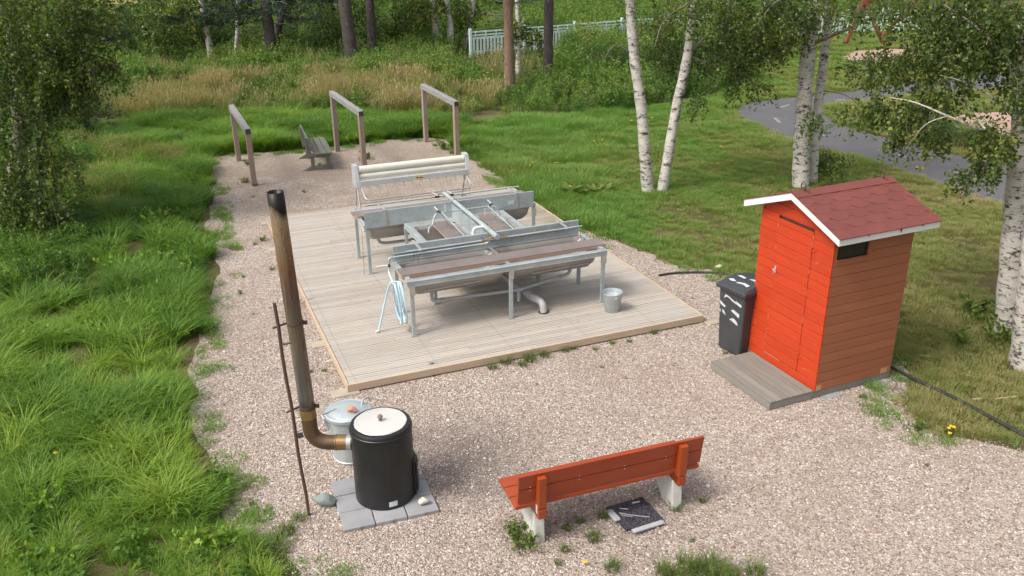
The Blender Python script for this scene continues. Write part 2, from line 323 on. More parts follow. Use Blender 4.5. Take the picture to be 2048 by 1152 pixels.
MT = dict(
 gravel=m_gravel(), ground=m_ground(), field=m_field(), asphalt=m_asphalt(),
 deck=wood('deck_boards', (.50, .45, .39), (.385, .335, .28), (.42, .395, .365), 0, stain=stain_deck, pvk=.3),
 fascia=wood('deck_edge', (.55, .44, .33), (.44, .32, .22), None, 0),
 greywood=wood('weathered_wood', (.27, .25, .22), (.17, .155, .13), (.23, .22, .19), 0), greywoodz=wood('weathered_posts', (.36, .25, .19), (.24, .17, .13), (.29, .26, .24), 2),
 beamwood=wood('grey_beam', (.36, .35, .34), (.25, .24, .24), None, 1), endgrain=plain('dark_end_grain', (.07, .045, .035), (.04, .028, .022), 30),
 benchgrey=wood('old_bench_wood', (.22, .22, .19), (.12, .125, .1), (.19, .2, .15), 1),
 redwall=m_paint_wood('bright_red_paint', (.53, .055, .011), (.43, .036, .008), (.55, .26, .18), .72, 0),
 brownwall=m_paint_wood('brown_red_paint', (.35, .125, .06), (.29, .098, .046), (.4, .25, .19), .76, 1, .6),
 white=m_paint_wood('white_trim', (.78, .77, .74), (.68, .67, .63), (.4, .37, .33), .78, 1),
 redbench=m_paint_wood('bench_red_paint', (.37, .062, .017), (.29, .045, .013), (.34, .13, .08), .8, 0, .32),
 redbrace=m_paint_wood('bench_orange_brown_paint', (.36, .065, .012), (.3, .05, .01), (.34, .13, .08), .8, 2, .3),
 concrete=plain('pale_concrete', (.64, .63, .58), (.46, .45, .41), 3, .85, stretch=(3, 3, .6)),
 paver=plain('grey_paver', (.33, .33, .34), (.25, .25, .255), 3, .85, spot=((.16, .1, .06), 1.6, .62)), tanpaver=plain('tan_footing', (.42, .36, .28), (.34, .29, .22), 4, .9),
 galv=m_galv(), galvlight=m_galv('bright_zinc', (.52, .53, .51), .4, 30, .6), stainless=plain('dull_stainless', (.4, .375, .34), (.32, .295, .265), 1.5, .4, .45, .05),
 ply=plain('brown_film_plywood', (.235, .195, .178), (.18, .148, .135), 3, .5, stretch=(1, 1, 1), spot=((.3, .27, .24), 30, .72)),
 plyedge=plain('split_plywood_edge', (.5, .36, .27), (.34, .24, .18), 7, .85, stretch=(1, 3, 14), spot=((.48, .17, .05), 3, .6)),
 pvcgrey=plain('grey_plastic_pipe', (.44, .45, .45), (.36, .37, .37), 4, .45), plasticwhite=plain('white_plastic', (.75, .75, .73), (.65, .65, .63), 5, .4),
 hose=plain('pale_blue_hose', (.5, .68, .78), (.42, .6, .7), 4, .35), creamroll=plain('cream_roller', (.66, .65, .57), (.58, .57, .49), 2, .4), alu=plain('aluminium', (.6, .61, .61), (.5, .51, .51), 2, .35, .25),
 sticker=plain('yellow_sticker', (.66, .55, .3), (.6, .48, .24), 9, .5), dark=plain('ink_and_gap_shade', (.05, .04, .03), None, 9, .5), steel=plain('tube_steel', (.56, .55, .53), (.44, .43, .41), 6, .35, .5),
 brass=plain('brass', (.5, .34, .18), (.4, .26, .12), 9, .4, .6), blue=plain('blue_plastic', (.03, .08, .35), None, 9, .4),
 barrel=plain('black_barrel', (.02, .02, .021), (.012, .012, .013), 4, .42, 0, .08, 40, spot=((.16, .15, .14), 42, .735)),
 lid=plain('pale_lid', (.68, .66, .61), (.6, .57, .52), 3, .35, .1, .06), knob=plain('wood_knob', (.22, .2, .17), None, 12),
 flue=m_flue(), collar=plain('brass_brown_collar', (.4, .26, .12), (.24, .14, .06), 5, .35, .6), rust=plain('rusty_steel', (.15, .075, .05), (.09, .06, .05), 7, .7, .3, .3, 60, (4, 4, 1)),
 can=m_galv('zinc_can', (.5, .55, .56), .45, 14, .5), brick=plain('broken_brick', (.5, .26, .17), (.4, .2, .13), 9, .9), rockdark=plain('grey_green_rock', (.24, .28, .26), (.14, .17, .16), 6, .85, bump=.6), rockpale=plain('pale_rock', (.6, .56, .5), (.46, .42, .37), 7, .85, bump=.6),
 bin=plain('bin_plastic', (.052, .056, .06), (.04, .043, .047), 4, .48, spot=((.11, .11, .115), 30, .72)), blackrub=plain('black_rubber', (.02, .02, .02), (.035, .034, .032), 8, .5),
 remnant=plain('sticker_remnant', (.62, .64, .66), (.5, .52, .54), 14, .6),
 shingle=plain('red_shingle', (.185, .052, .042), (.155, .043, .036), 3, .95, 0, .5, 220), roofdark=plain('roof_edge_felt', (.13, .03, .027), None, 9, .9), glass=plain('dark_window', (.012, .014, .012), (.02, .022, .016), 3, .12, 0, .02),
 towel=m_towel(), towellight=plain('terry_cloth_light', (.5, .51, .52), (.3, .31, .33), 60, .95, 0, .6, 200), rope=plain('rope', (.45, .38, .28), (.3, .25, .18), 40, .9),
 birch=m_birch(), pine=m_bark('grey_pine_bark', (.06, .05, .047), (.11, .09, .085), (.17, .16, .15)), pinered=m_bark('orange_pine_bark', (.27, .165, .115), (.17, .12, .095), (.09, .07, .055)), twig=plain('twig_bark', (.13, .1, .08), (.2, .18, .16), 12, .9),
 fence=plain('mint_white_fence', (.64, .76, .70), (.56, .68, .62), 2, .6), sand=plain('pink_sand', (.4, .27, .21), (.32, .22, .17), 2, .95, 0, .5, 60), edge_soil=plain('path_edge_soil', (.22, .13, .07), (.12, .1, .05), 3, .95, 0, .6, 40),
 mark=plain('road_paint', (.3, .3, .3), (.15, .15, .16), 9, .8), playred=plain('red_play_frame', (.32, .07, .04), (.2, .05, .03), 4, .6), stick=plain('peeled_stick', (.5, .36, .22), (.36, .25, .16), 9, .8), yellow=plain('yellow_petals', (.8, .5, .01), (.7, .42, .01), 20, .6),
 water=plain('water_surface', (.4, .43, .46), (.3, .33, .36), 8, .08), orange=plain('orange_petals', (.6, .2, .02), None, 20, .6), purple=plain('pink_purple_petals', (.3, .1, .32), None, 20, .6), bolt=plain('bolt', (.12, .11, .1), None, 9, .5, .6),
 door_edge2=plain('worn_paint', (.6, .38, .28), (.42, .2, .12), 30, .8), door_edge=plain('bare_wood_patch', (.5, .32, .14), (.42, .25, .1), 12, .8),
)
G_LUSH = veg('lush_grass', ((.045, .10, .016), (.09, .185, .024), (.17, .29, .036), (.30, .38, .06)))
G_LAWN = veg('lawn_grass', ((.36, .29, .15), (.23, .27, .075), (.145, .26, .048), (.125, .31, .046)))
G_GOLD = veg('golden_grass', ((.06, .12, .025), (.13, .18, .05), (.3, .26, .12), (.45, .36, .22)), kp=.62)
G_WEED = veg('meadow_leaves', ((.06, .12, .026), (.1, .185, .038), (.16, .25, .055), (.26, .29, .08)))
L_BIRCH = veg('birch_leaves', ((.038, .068, .02), (.064, .108, .025), (.105, .155, .033), (.19, .22, .042), (.36, .32, .045)), False, .35, .4)
L_SHRUB = veg('shrub_leaves', ((.03, .055, .014), (.05, .09, .02), (.08, .13, .03), (.15, .19, .045)), False, .3)
L_PINE = veg('pine_needles', ((.018, .034, .02), (.03, .05, .026), (.05, .072, .035)), False, .12)
L_TUFT = veg('tuft_grass', ((.05, .09, .018), (.08, .14, .022), (.13, .2, .035), (.2, .2, .07)), False, .35)

# ------------------------------------------------------------------ the setting: ground, gravel yard, path
def sheet(name, pts, m, z, label=None):
    bm = bmesh.new(); vs = [bm.verts.new((p[0], p[1], z)) for p in pts]; f = bm.faces.new(vs)
    bmesh.ops.triangulate(bm, faces=[f]); bm.normal_update()
    for f in bm.faces:
        if f.normal.z < 0: f.normal_flip()
    me = bpy.data.meshes.new(name); bm.to_mesh(me); bm.free(); me.materials.append(m)
    o = bpy.data.objects.new(name, me); C.objects.link(o); setp(o, kind='structure')
    if label: o['label'] = label
    return o
def ragged(px, amp=.12, step=.15, seed=1, z=0):
    W = [gp(x, y, z) for x, y in px]; out = []
    for i in range(len(W)):
        a, b = W[i], W[(i+1) % len(W)]; n = max(1, int(np.linalg.norm(b-a)/step)) if np.linalg.norm(b-a) < 15 else 1
        for k in range(n):
            p = a+(b-a)*k/n
            out.append((p[0]+amp*(vnoise(p[0], p[1], .5, seed)-.5)*2+amp*.5*(vnoise(p[0], p[1], .15, seed)-.5), p[1]+amp*(vnoise(p[0], p[1], .5, seed+5)-.5)*2+amp*.5*(vnoise(p[0], p[1], .15, seed+3)-.5)))
    return out
# big ground sheet, fine cells near the camera with a slight unevenness
xs = np.concatenate([[-1500, -400, -120], np.linspace(-45, 45, 61), [120, 400, 1500]]); ys = np.concatenate([[-300, -60, -10], np.linspace(0, 80, 61), [130, 300, 900, 2500]])
GX, GY = np.meshgrid(xs, ys, indexing='ij')
V = np.stack([GX.ravel(), GY.ravel(), np.zeros(GX.size)], 1)
nx, ny = GX.shape; I = np.arange(nx*ny).reshape(nx, ny)
Fq = np.stack([I[:-1, :-1], I[1:, :-1], I[1:, 1:], I[:-1, 1:]], -1).reshape(-1, 4)
setp(link_mesh('ground', V, Fq, MT['ground']), kind='structure')
GRAVEL = [(560, 1260), (600, 1152), (560, 1112), (520, 1090), (470, 1060), (445, 1020), (440, 960), (428, 900), (405, 860), (385, 820), (400, 790), (378, 745), (385, 705), (408, 655), (405, 610), (430, 560), (432, 510), (412, 455), (416, 400), (412, 350), (396, 318),
 (470, 308), (560, 303), (610, 300), (690, 292), (780, 280), (850, 275), (905, 278), (925, 300), (985, 340), (1030, 378), (1105, 425), (1170, 458), (1240, 482), (1300, 508), (1350, 530), (1430, 540), (1520, 590), (1700, 640), (1790, 715), (1825, 760), (1795, 800), (1830, 850), (1900, 868), (2048, 905), (2300, 960), (2500, 1260)]
sheet('gravel_yard', ragged(GRAVEL, .09, .12), MT['gravel'], .004)
FIELD = [(600, -20), (400, 12), (330, 30), (265, 50), (215, 45), (180, 22), (120, 0), (60, -60)]
sheet('ripe_field', [gp(x, y)[:2] for x, y in FIELD], MT['field'], .004)
PATH = [(2300, 330), (2048, 333), (1920, 312), (1830, 292), (1740, 266), (1680, 248), (1652, 230), (1657, 214), (1700, 206), (1760, 201), (1900, 188), (2048, 172), (2300, 150), (2300, 120), (2048, 145), (1940, 152), (1850, 162), (1750, 175), (1640, 189), (1560, 197), (1500, 205), (1475, 212), (1465, 222), (1480, 238), (1530, 258), (1600, 286), (1740, 322), (1880, 368), (2048, 425), (2300, 520)]
def grow(px, dz):                    # the soil margin: the same outline, pushed outwards on the ground
    W = [gp(*p) for p in px]; cx = sum(p[0] for p in W)/len(W); out = []
    n = len(W)
    for i in range(n):
        t = W[(i+1) % n]-W[i-1]; nrm = np.array([t[1], -t[0], 0]); nrm /= np.linalg.norm(nrm)+1e-9; out.append((W[i]+nrm*dz)[:2])
    return out
W0 = [gp(*p) for p in PATH]; area = sum(W0[i-1][0]*W0[i][1]-W0[i][0]*W0[i-1][1] for i in range(len(W0)))
PS = [(p[0], p[1]) for p in spline([(q[0], q[1], 0) for q in W0], 5)]
def offset(pts, d):
    out = []; n = len(pts)
    for i in range(n):
        a = np.array(pts[i-1]); b = np.array(pts[(i+1) % n]); t = b-a; nn = np.array([t[1], -t[0]])/(np.linalg.norm(t)+1e-9)
        q = np.array(pts[i])+nn*d*(1 if area > 0 else -1)*(.7+.6*vnoise(pts[i][0], pts[i][1], .7)); out.append((q[0], q[1]))
    return out
sheet('path_margin', offset(PS, .22), MT['edge_soil'], .004); sheet('asphalt_path', PS, MT['asphalt'], .008)
mb = MB()
for (a, b) in (((1556, 217), (1578, 210)), ((1549, 236), (1560, 246)), ((1638, 268), (1648, 273)), ((1690, 199), (1672, 201)), ((1758, 301), (1768, 305)), ((1795, 310), (1816, 317)), ((1900, 341), (1925, 349)), ((1985, 163), (2010, 160)), ((2020, 384), (2046, 394)), ((1840, 178), (1866, 175))):
    p, q = gp(*a), gp(*b); mb.bar((p[0], p[1], .0115), (q[0], q[1], .0115), .1, .002)
setp(mb.build('road_markings', MT['mark']), kind='structure')
SAND1 = [(1680, 120), (1700, 101), (1770, 98), (1850, 100), (1870, 110), (1820, 122), (1740, 126)]
SAND2 = [(1905, 232), (1960, 224), (2048, 222), (2120, 240), (2060, 285), (1985, 278), (1930, 258)]
sheet('sand_pit', ragged(SAND1, .25, .5, 3), MT['sand'], .004); sheet('sand_patch', ragged(SAND2, .15, .4, 4), MT['sand'], .004)

# ------------------------------------------------------------------ the washing deck
DF, DR = (-2.108, 9.82, 0), R(22.05)
_dc, _ds = math.cos(DR), math.sin(DR)
def dk(u, v, z=0): return (DF[0]+_dc*u-_ds*v, DF[1]+_ds*u+_dc*v, z)
rt = Root('wooden_deck', 'pale low wooden deck of grooved boards under the steel washing tables', 'deck', (2.67, 3.75, 0), DF, DR)
mb = MB(); W_, D_ = 5.32, 7.5; nb = 75; pit = (D_-.02)/nb
for i in range(nb):
    v0 = .012+i*pit; cuts = [0.02]+sorted(rnd.uniform(.8, 4.6) if False else c for c in ([1.78, 3.56] if i % 2 else [2.66]))+[W_-.02]
    if i % 3 == 1: cuts = [.02, .9+1.1*(i % 5)/5, 3.2, W_-.02]
    for a, b in zip(cuts[:-1], cuts[1:]):
        e = rnd.uniform(-.0015, .0015); p = rnd.random()
        # two-ridged board: a shallow groove along its middle
        mb.box(a+.002, b-.002, v0, v0+pit*.42, .09, .118+e, p); mb.box(a+.002, b-.002, v0+pit*.48, v0+pit*.92, .09, .118+e, p)
        mb.box(a+.002, b-.002, v0+pit*.42, v0+pit*.48, .09, .111+e, p)
mb.build('deck_boards', MT['deck'], rt)
mb = MB(); mb.box(-.012, W_/2-.002, -.016, .008, .022, .122); mb.box(W_/2+.002, W_+.012, -.016, .008, .022, .122)
mb.build('edge_board', MT['fascia'], rt, .003)
mb = MB(); mb.box(-.014, .014, .012, D_*.5-.002, .022, .122); mb.box(-.014, .014, D_*.5+.002, D_, .022, .122); mb.build('edge_board', MT['fascia'], rt, .003)
mb = MB(); mb.box(W_-.014, W_+.014, .012, D_, .022, .122); mb.build('edge_board', MT['fascia'], rt, .003)
mb = MB(); mb.box(.016, W_-.016, D_-.01, D_+.012, .022, .12)
mb.build('edge_board', MT['fascia'], rt, .003)
for u in (.1, 1.2, 2.3, 3.4, 4.5, 5.2):
    mb = MB(); mb.box(u, u+.05, .02, D_-.02, .012, .088); mb.build('joist', MT['fascia'], rt)
pads = [((690, 786), .36, .2, 'largest tan footing slab under the near left deck corner'), ((637, 690), .2, .2, 'tan footing slab midway along the left deck edge'), ((548, 500), .18, .2, 'pale footing block behind the chimney pipe'), ((531, 448), .16, .16, 'pale footing block at the far left deck corner'), ((1424, 646), .2, .14, 'flat pale stone at the near right deck corner')]
for (p, a, b, lb) in pads:
    q = gp(*p); r_ = Root('footing_slab', lb, 'paving slab', (0, 0, 0), (q[0], q[1], 0), DR, 'slabs under the deck edge')
    mb = MB(); mb.box(-a/2, a/2, -b/2, b/2, .002, .02); o = mb.build('slab_block', MT['tanpaver'], None, .006); o.name = 'slab'
    o.parent = r_.o
# a piece of rope tied at the left deck edge
q = gp(612, 602, .1)
mb = MB(); pts = [(q[0]-.06+.05*math.cos(a*1.3), q[1]+.05*math.sin(a), .09+.035*math.sin(a*1.7)) for a in np.linspace(0, 9, 36)]+[(q[0]+.05, q[1]+.02, .128), (q[0]+.1, q[1]+.03, .128)]
mb.tube(pts, .007, 6); setp(mb.build('rope', MT['rope'], smooth=True), 'knot of tan rope on the left edge of the deck', 'rope')
# fallen leaf on the deck
q = gp(863, 728, .12)
mb = MB(); mb.prism([(q[0]-.03, q[1], .121), (q[0], q[1]-.015, .121), (q[0]+.03, q[1]+.005, .121), (q[0]+.01, q[1]+.03, .121), (q[0]-.02, q[1]+.03, .121)], (0, 0, .022)); setp(mb.build('pebble', MT['rockdark'], None, .006), 'small dark stone lying near the front edge of the deck', 'stone')

# ------------------------------------------------------------------ the washing station
Z0 = .12
ws = Root('washing_station', 'galvanised carpet washing station with long troughs, pipes and taps on the deck', 'washing station', (2.67, 2.8, Z0), DF, DR)
def P_(name, mb, m, bevel=.002, smooth=False, parent=None): return mb.build(name, MT[m], ws, bevel, smooth, parent)
def leg(u, v, ztop, w_=.05):
    mb = MB(); t = .004
    mb.box(u-w_/2, u+w_/2, v-.022, v-.022+t, Z0+.006, ztop); mb.box(u-w_/2, u-w_/2+t, v-.0175, v+.022, Z0+.006, ztop); mb.box(u+w_/2-t, u+w_/2, v-.0175, v+.022, Z0+.006, ztop)
    for s in (-1, 1): mb.box(u+s*(w_/2-.010)-.006, u+s*(w_/2-.010)+.006, v+.0225, v+.0255, Z0+.006, ztop)
    o = P_('leg', mb, 'galv', 0)
    f = MB(); f.box(u-.045, u+.045, v-.035, v+.035, Z0, Z0+.005); f.tube([(u-.033, v-.03, Z0+.005), (u-.033, v-.03, Z0+.016)], .006, 6); P_('foot_plate', f, 'galvlight', 0, parent=None).parent = ws.o
    return o
for (u, v, z) in ((1.19, 1.045, .875), (2.68, 1.045, .875), (4.19, 1.045, .875), (1.19, 1.86, .9), (4.19, 1.86, .9), (1.81, 1.99, .88), (3.54, 1.99, .88), (1.81, 3.5, .88), (3.54, 3.5, .88), (1.19, 3.63, .9), (4.17, 3.63, .9), (1.19, 4.46, .9), (4.17, 4.46, .9), (2.68, 4.46, .9)): leg(u, v, z)
for (u, v) in ((1.19, 1.016), (2.68, 1.016), (4.19, 1.016), (1.19, 3.598), (4.17, 3.598)):
    mb = MB(); mb.box(u-.04, u+.04, v-.006, v, .75, .89)
    for dx, dz in ((-.018, .79), (.018, .79), (-.018, .85), (.018, .85)): mb.tube([(u+dx, v-.006, dz), (u+dx, v-.012, dz)], .007, 6)
    P_('gusset_plate', mb, 'galvlight', 0)
def cbeam(a, b, z0, z1, w_=.06):
    mb = MB(); mb.bar((*a, (z0+z1)/2), (*b, (z0+z1)/2), w_, z1-z0)
    mb.bar((*a, z0-.001), (*b, z0-.001), w_+.014, .006); mb.bar((*a, z1+.001), (*b, z1+.001), w_+.014, .006)
    return P_('frame_beam', mb, 'galv', .002)
cbeam((1.13, 1.06), (4.25, 1.06), .88, .95); cbeam((1.17, 1.1), (1.17, 1.83), .9, .965, .05); cbeam((4.21, 1.1), (4.21, 1.83), .9, .965, .05)
cbeam((1.17, 3.64), (1.17, 4.44), .9, .965, .05); cbeam((4.19, 3.64), (4.19, 4.44), .9, .965, .05); cbeam((1.14, 4.48), (4.22, 4.48), .905, .97)
cbeam((1.825, 1.9), (1.825, 3.56), .885, .945, .06); cbeam((3.53, 1.9), (3.53, 3.56), .885, .945, .06)
# corner caps and rim plates of the troughs
mb = MB(); mb.box(1.1, 1.24, 1.018, 1.14, .9545, .96)
P_('corner_cap', mb, 'galvlight', .002)
mb = MB(); mb.box(4.13, 4.26, 1.018, 1.14, .9545, .96); P_('corner_cap', mb, 'galvlight', .003)
def trough(u0, u1, vc, hw, zr, zb):
    """open half-round trough with rounded ends, sheet with thickness"""
    mb = MB(); N = 22; K = 18; rings = []
    for i in range(N+1):
        t = i/N; u = u0+(u1-u0)*t; e = min(t, 1-t)*(u1-u0)/.14
        s = math.sqrt(max(0, 1-(1-min(1, e))**2)) if e < 1 else 1.0
        s = .05+.95*s; rings.append([(u, vc-hw*math.cos(math.pi*k/K)*(.86+.14*s), zr-(zr-zb)*(math.sin(math.pi*k/K)**.75)*s) for k in range(K+1)])
    V = [p for r_ in rings for p in r_]; n = K+1
    Fc = [(i*n+k, (i+1)*n+k, (i+1)*n+k+1, i*n+k+1) for i in range(N) for k in range(K)]
    mb.add(V, Fc)
    o = mb.build('trough', MT['stainless'], ws, 0, True)
    so_ = o.modifiers.new('thick', 'SOLIDIFY'); so_.thickness = .006; so_.offset = 0
    return o
for vc in (1.47, 4.04):
    trough(1.215, 2.66, vc, .35, .95, .60); trough(2.70, 4.165, vc, .35, .95, .60)
mb = MB(); mb.box(1.14, 4.25, 1.092, 1.124, .9545, .959); P_('rim_flange', mb, 'galvlight', .001)
for (a, b) in ((1.215, 2.655), (2.705, 4.165)):
    mb = MB(); mb.box(a, b, 1.822, 1.845, .948, .966); P_('trough_lip', mb, 'stainless', .001)
mb = MB(); mb.box(2.655, 2.705, 1.1, 1.84, .95, .962); P_('trough_divider', mb, 'galvlight', .002)
for (a, b) in ((1.4, 2.25), (3.05, 4.0)):
    mb = MB(); mb.tube([(a, 1.142, .73), (b, 1.142, .75)], .006, 6); P_('weld_seam', mb, 'galvlight', 0)
# splash panels
mb = MB(); mb.box(1.16, 4.17, 1.846, 1.852, .965, 1.2); mb.box(1.16, 4.17, 1.852, 1.888, 1.196, 1.201); mb.box(1.16, 4.17, 1.828, 1.8455, 1.085, 1.1); mb.box(1.16, 4.17, 1.836, 1.8455, .967, .973)
P_('splash_panel', mb, 'galv', .001)
mb = MB(); mb.box(1.15, 4.16, 3.6, 3.606, .925, 1.2); mb.box(1.15, 4.16, 3.606, 3.63, 1.196, 1.201); o = P_('splash_panel', mb, 'galv', .001)
for u in (1.2, 1.9, 4.1): mb = MB(); mb.tube([(u, 3.6, .945), (u, 3.594, .945)], .006, 6); P_('rivet', mb, 'bolt', 0)
mb = MB(); mb.box(3.68, 3.79, 3.596, 3.5985, 1.02, 1.09); P_('rating_plate', mb, 'remnant', 0)
for u in (1.5, 3.84):
    mb = MB(); mb.box(u-.02, u+.02, 3.588, 3.594, .935, 1.21); mb.bar((u, 3.59, 1.213), (u-.03, 3.97, 1.213), .04, .006); mb.bar((u-.03, 3.97, 1.213), (u-.03, 3.99, 1.18), .04, .006)
    for z in (.96, 1.12): mb.tube([(u, 3.588, z), (u, 3.582, z)], .006, 6)
    P_('pipe_bracket', mb, 'galvlight', 0)
    mb = MB(); mb.bar((u, 1.99, 1.206), (u, 1.63, 1.206), .045, .006); mb.bar((u, 1.63, 1.203), (u, 1.6, 1.175), .045, .006); mb.tube([(u, 1.63, 1.2), (u, 1.63, 1.12)], .008, 6); P_('pipe_bracket', mb, 'galvlight', 0)
# middle basins
def basin(u0, u1, v0, v1, zr, d):
    mb = MB(); rings = []
    for (ins, dz) in ((0, 0), (.012, -.06), (.02, -d*.75), (.05, -d*.94), (.11, -d)):
        a, b, c, e = u0+ins, u1-ins, v0+ins, v1-ins; r_ = .1-ins*.3; ring = []
        for (cx, cy, st) in ((b-r_, e-r_, 0), (a+r_, e-r_, 90), (a+r_, c+r_, 180), (b-r_, c+r_, 270)):
            for k in range(6): q = R(st+90*k/5); ring.append((cx+r_*math.cos(q), cy+r_*math.sin(q), zr+dz))
        rings.append(ring)
    n = 24; V = [p for r_ in rings for p in r_]
    Fc = [(i*n+k, (i+1)*n+k, (i+1)*n+(k+1) % n, i*n+(k+1) % n) for i in range(len(rings)-1) for k in range(n)]+[tuple((len(rings)-1)*n+k for k in range(n))]
    mb.add(V, Fc); o = mb.build('basin', MT['stainless'], ws, 0, True); m_ = o.modifiers.new('thick', 'SOLIDIFY'); m_.thickness = .005; m_.offset = 0
    return o
basin(1.90, 2.60, 2.0, 3.32, .935, .33); basin(2.71, 3.46, 2.0, 3.32, .935, .33)
mb = MB()
mb.box(1.857, 3.498, 3.325, 3.594, .934, .94); mb.box(1.857, 3.498, 1.858, 1.996, .934, .94); mb.box(1.857, 1.897, 1.998, 3.323, .934, .94); mb.box(2.603, 2.707, 1.998, 3.323, .934, .94); mb.box(3.463, 3.498, 1.998, 3.323, .934, .94)
P_('basin_rim', mb, 'galvlight', 0)
mb = MB(); mb.box(2.645, 2.651, 1.87, 3.592, .942, 1.16); mb.box(2.652, 2.675, 1.87, 3.592, 1.156, 1.161); P_('divider_panel', mb, 'galv', 0)
# pipes
def pipe(pts, r_, m='galv', rad=.05, name='water_pipe', n=10):
    mb = MB(); mb.tube(arc(pts, rad), r_, n); return P_(name, mb, m, 0, True)
mb = MB(); mb.tube([(2.66, 1.5, 1.25), (2.66, 2.2, 1.25)], .04, 16); mb.tube([(2.66, 2.2, 1.25), (2.65, 3.98, 1.25)], .034, 16)
mb.tube([(2.66, 1.49, 1.25), (2.66, 1.5, 1.25)], .043, 16); mb.tube([(2.65, 3.9, 1.25), (2.65, 4.0, 1.25)], [.034, .02], 12)
P_('main_pipe', mb, 'galv', 0, True)
mb = MB()
for v in (1.78, 1.84, 3.45):
    mb = MB(); mb.tube([(2.66, v, 1.25), (2.66, v+.02, 1.25)], .046, 16); mb.tube([(2.66, v+.01, 1.28), (2.66, v+.01, 1.32)], .008, 6); mb.bar((2.66, v+.01, 1.215), (2.66, v+.01, 1.17), .05, .02)
    P_('pipe_clamp', mb, 'galvlight', 0, True)
pipe([(1.27, 3.98, 1.2), (4.04, 3.98, 1.2)], .0145); pipe([(1.3, 1.62, 1.18), (4.11, 1.62, 1.18)], .0145)
pipe([(2.6, 1.66, 1.19), (2.6, 1.72, 1.1), (2.55, 1.74, 1.08), (1.06, 1.74, 1.08), (1.06, 1.74, .98)], .016)
pipe([(2.66, 2.02, 1.25), (2.6, 2.02, 1.25), (2.47, 2.02, 1.25), (2.45, 2.0, 1.0)], .026, 'plasticwhite', .1, 'overflow_bend')
pipe([(2.24, 3.05, 1.22), (3.16, 3.05, 1.22)], .013)
for s, ux in ((-1, 2.26), (1, 3.14)):
    pipe([(ux, 3.05, 1.22), (ux+s*.07, 3.02, 1.22), (ux+s*.12, 3.0, 1.14), (ux+s*.14, 2.97, 1.06), (ux+s*.22, 2.93, 1.04), (ux+s*.24, 2.9, .96)], .014, 'galv', .04, 'tap_spout')
    pipe([(ux+.04*(-s), 3.04, 1.22), (ux+.04*(-s), 2.5, 1.2), (ux+.04*(-s), 1.95, 1.17)], .012, 'galv', .05, 'swivel_arm')
    mb = MB(); mb.bar((ux-s*.02, 3.05, 1.235), (ux+s*.05, 3.05, 1.235), .03, .03); mb.tube([(ux+s*.02, 3.05, 1.22), (ux+s*.02, 3.05, 1.27)], .012, 8); P_('valve_body', mb, 'bolt', .003)
    mb = MB(); mb.bar((ux+s*.02, 3.05, 1.262), (ux-.04+s*.02, 3.12, 1.31), .02, .01); P_('valve_handle', mb, 'plasticwhite', .003)
    mb = MB(); mb.bar((ux-s*.1, 3.04, 1.24 if s < 0 else 1.2), (ux-s*.1, 3.04, 1.34 if s < 0 else 1.08), .018, .01, (1, 0, 0)); P_('valve_handle', mb, 'plasticwhite', .003)
pipe([(2.3, 2.35, 1.19), (2.64, 2.38, 1.2)], .005); pipe([(3.1, 2.35, 1.19), (2.68, 2.3, 1.2)], .005)
for s in (-1, 1):
    mb = MB(); u = 2.65+s*.13; mb.bar((u-.04, 3.98, 1.2), (u+.04, 3.98, 1.2), .035, .035); P_('valve_body', mb, 'bolt', .004)
    mb = MB(); mb.bar((u+.01, 3.98, 1.225), (u-.07, 4.04, 1.27), .02, .01); P_('valve_handle', mb, 'plasticwhite', .003)
    mb = MB(); u = 2.66+s*.16; mb.bar((u-.05, 1.62, 1.18), (u+.05, 1.62, 1.18), .03, .03); mb.tube([(2.66, 1.62, 1.22), (u, 1.62, 1.18)], .014, 8); P_('valve_body', mb, 'brass', .003)
    mb = MB(); mb.bar((u, 1.62, 1.205), (u-.05, 1.66, 1.22), .014, .008); P_('valve_handle', mb, 'blue', .002)
mb = MB(); mb.bar((1.06, 1.74, .94), (1.06, 1.74, .99), .035, .035, (1, 0, 0)); P_('valve_body', mb, 'bolt', .004)
mb = MB(); mb.tube([(1.05, 1.74, .965), (.99, 1.745, .97)], .009, 8); mb.tube([(.99, 1.745, .97), (.87, 1.75, .965)], [.014, .012], 8); P_('valve_handle', mb, 'plasticwhite', 0, True)
for pts in ([(1.42, 1.62, 1.18), (1.4, 1.66, 1.0), (1.25, 1.6, 1.0), (1.2, 1.4, 1.0)], [(1.45, 1.62, 1.18), (1.46, 1.58, 1.0)], [(2.33, 3.04, 1.22), (2.36, 2.95, .98)], [(2.28, 3.04, 1.22), (2.4, 2.9, .98)], [(3.2, 3.03, 1.22), (3.2, 2.98, 1.0)], [(4.08, 1.62, 1.18), (4.08, 1.6, 1.0)], [(1.1, 3.62, .92), (1.08, 3.6, Z0+.01)]):
    mb = MB(); mb.tube(spline(pts, 4), .003, 4); P_('chain', mb, 'bolt', 0)
# drains
def drain(pts, r_, rad=.06): return pipe(pts, r_, 'pvcgrey', rad, 'drain_pipe', 14)
drain([(1.6, 1.47, .61), (1.6, 1.47, .42), (1.72, 1.47, .41), (2.98, 1.47, .36)], .027); drain([(3.84, 1.47, .61), (3.84, 1.47, .5), (3.74, 1.47, .47), (2.98, 1.47, .36)], .027)
mb = MB()
for a, b in (((1.6, 1.47, .54), (1.6, 1.47, .6)), ((3.84, 1.47, .54), (3.84, 1.47, .6)), ((1.72, 1.47, .411), (1.76, 1.47, .409)), ((3.7, 1.47, .466), (3.66, 1.47, .462))):
    mb = MB(); mb.tube([a, b], .034, 14); P_('pipe_coupling', mb, 'pvcgrey', 0, True)
mb = MB(); mb.tube([(2.93, 1.47, .362), (3.05, 1.47, .365)], .034, 14); mb.tube([(2.98, 1.47, .36), (2.98, 1.47, .2), (2.98, 1.45, .17)], .03, 14); P_('pipe_coupling', mb, 'pvcgrey', 0, True)
